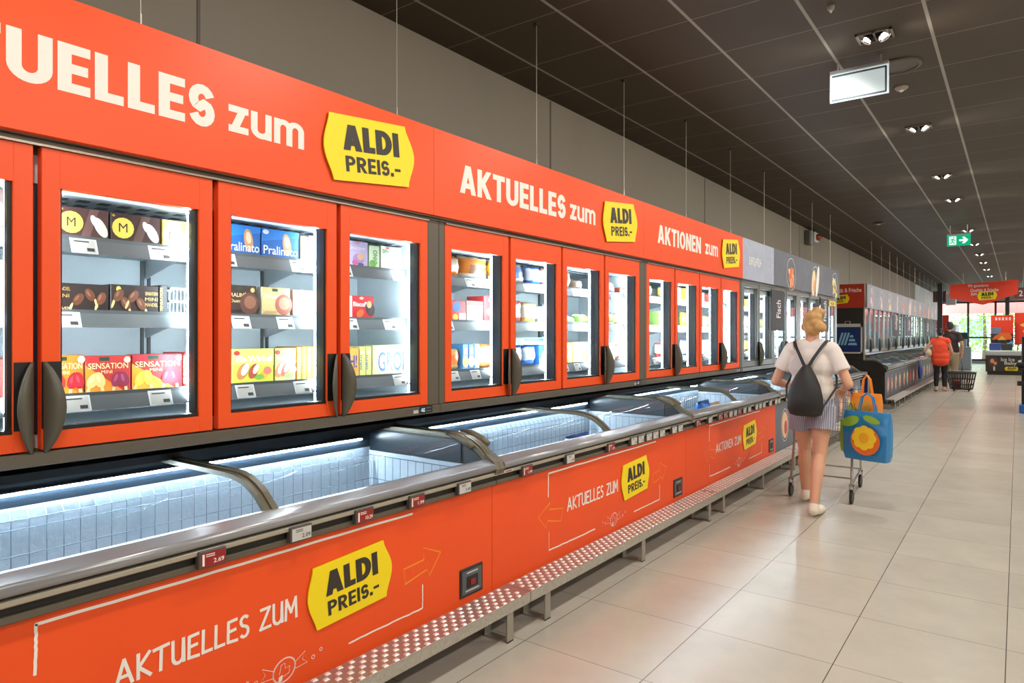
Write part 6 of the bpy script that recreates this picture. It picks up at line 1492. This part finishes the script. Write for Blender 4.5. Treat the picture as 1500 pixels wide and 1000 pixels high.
# crates of goods below the poster
for k, (a, b, z, h, c, lab) in enumerate(((-0.86, -0.50, 0.88, 0.26, (70, 90, 160), 'blue display box below the red poster stand'), (-0.49, -0.16, 0.88, 0.24, (60, 66, 56), 'dark display box below the red poster stand'))):
    tag(MB().m(pm(c)).bbox((a, 31.0, z), (b, 31.3, z+h), 0.01).build('display_box'), lab, 'box')
t = tag(empty('promotion_freezer', (-0.1, 30.7, 0)), 'dark low freezer with ice cream picture, yellow plate and Ice Ice Baby lettering', 'freezer')
m = MB(); m.bbox((-0.95, 30.3, 0.10), (0.85, 31.4, 0.70), 0.02); m.box((-0.90, 30.35, 0.0), (0.80, 31.35, 0.10)); m.build('body', mat('dark_chalk_print', srgb(66, 56, 50), 0.5, noise=0.2), parent=t)
MB().bbox((-0.97, 30.28, 0.70), (0.87, 31.42, 0.88), 0.03).build('rim', mat('grey_rim', srgb(206, 210, 206), 0.35, noise=0.05), parent=t)
pl = Pl((-0.95, 30.299, 0.10), (1, 0, 0), (0, 0, 1)); l = MB().m(CREAM)
put_text(l, pl, 'Ice Ice', (0.46, 0.86, 0.40, 0.53), 0.014); put_text(l, pl, 'Baby', (0.56, 0.92, 0.24, 0.39), 0.014); l.build('lettering', parent=t)
f = MB().m(pm((120, 60, 40))); ell(f, pl, 0.24, 0.36, 0.13, 0.17, 0.001); f.m(pm((230, 170, 130))); ell(f, pl, 0.20, 0.40, 0.06, 0.08, 0.002); ell(f, pl, 0.29, 0.32, 0.05, 0.06, 0.002); f.m(CREAM); ell(f, pl, 0.26, 0.14, 0.03, 0.10, 0.001)
ell(f, pl, 1.05, 0.40, 0.10, 0.06, 0.001); f.build('ice_cream_picture', parent=t)
emblem(t, pl, (0.60, 0.06), (0.34, 0.0), (0.0, 0.14), 0.004)
t = tag(empty('checkout_kiosk', (-1.95, 34.0, 0)), 'pale blue grey kiosk with a small screen in front of the glass front', 'kiosk')
KG = mat('kiosk_grey', srgb(176, 196, 206), 0.4, noise=0.05)
MB().bbox((-2.10, 33.8, 0), (-1.55, 34.4, 0.95), 0.02).build('body', KG, parent=t); MB().bbox((-1.95, 34.0, 0.95), (-1.70, 34.15, 1.45), 0.02).build('post', KG, parent=t)
MB().bbox((-1.98, 33.92, 1.28), (-1.66, 34.0, 1.55), 0.01).build('screen', mat('kiosk_screen', srgb(60, 84, 100), 0.2, noise=0.05), parent=t)
tag(MB().bbox((-3.0, 36.0, 0), (-2.2, 38.0, 1.9), 0.03).build('partition', mat('partition_blue', srgb(190, 212, 224), 0.5, noise=0.05)), 'pale blue partition at the far left beside the glass front', 'partition')
# blue bag hanging on the far chest rail
t = tag(empty('carrier_bag', (-2.0, 20.0, 0.35)), 'dark blue bag hanging on the far freezer rail beside the person in orange', 'bag')
m = MB(); m.smooth = True; m.ellipsoid((-1.99, 20.0, 0.52), (0.05, 0.14, 0.19)); m.build('bag_body', mat('blue_nylon', srgb(30, 70, 150), 0.5, noise=0.1), parent=t)
MB().tube([(-2.0, 19.92, 0.66), (-2.03, 19.95, 0.79), (-2.03, 20.05, 0.79), (-2.0, 20.08, 0.66)], 0.008, 6).build('handle', mat('blue_nylon', (0, 0, 0)), parent=t)
# end of the shelving at the right edge of the picture
t = tag(empty('shelf_end', (0.35, 16.2, 0)), 'black shelf end with small trays and a blue foot at the right edge', 'shelf')
m = MB(); m.bbox((0.06, 15.8, 0.12), (0.70, 17.4, 1.42), 0.01); m.build('body', BLACK, parent=t)
for k, (z, w) in enumerate(((0.86, 0.10), (0.80, 0.06), (0.52, 0.10))):
    m = MB().prism([(15.55, z), (15.82, z), (15.82, z+0.05), (15.60, z+0.09), (15.55, z+0.08)], 'x', 0.02-w*0.3, 0.45); m.build('tray', BLACK, parent=t)
m = MB()
for xx in (0.02, 0.52): m.bbox((xx, 15.72, 0.0), (xx+0.13, 16.0, 0.16), 0.015)
m.build('foot', mat('blue_foot', srgb(40, 100, 180), 0.4, noise=0.05), parent=t)
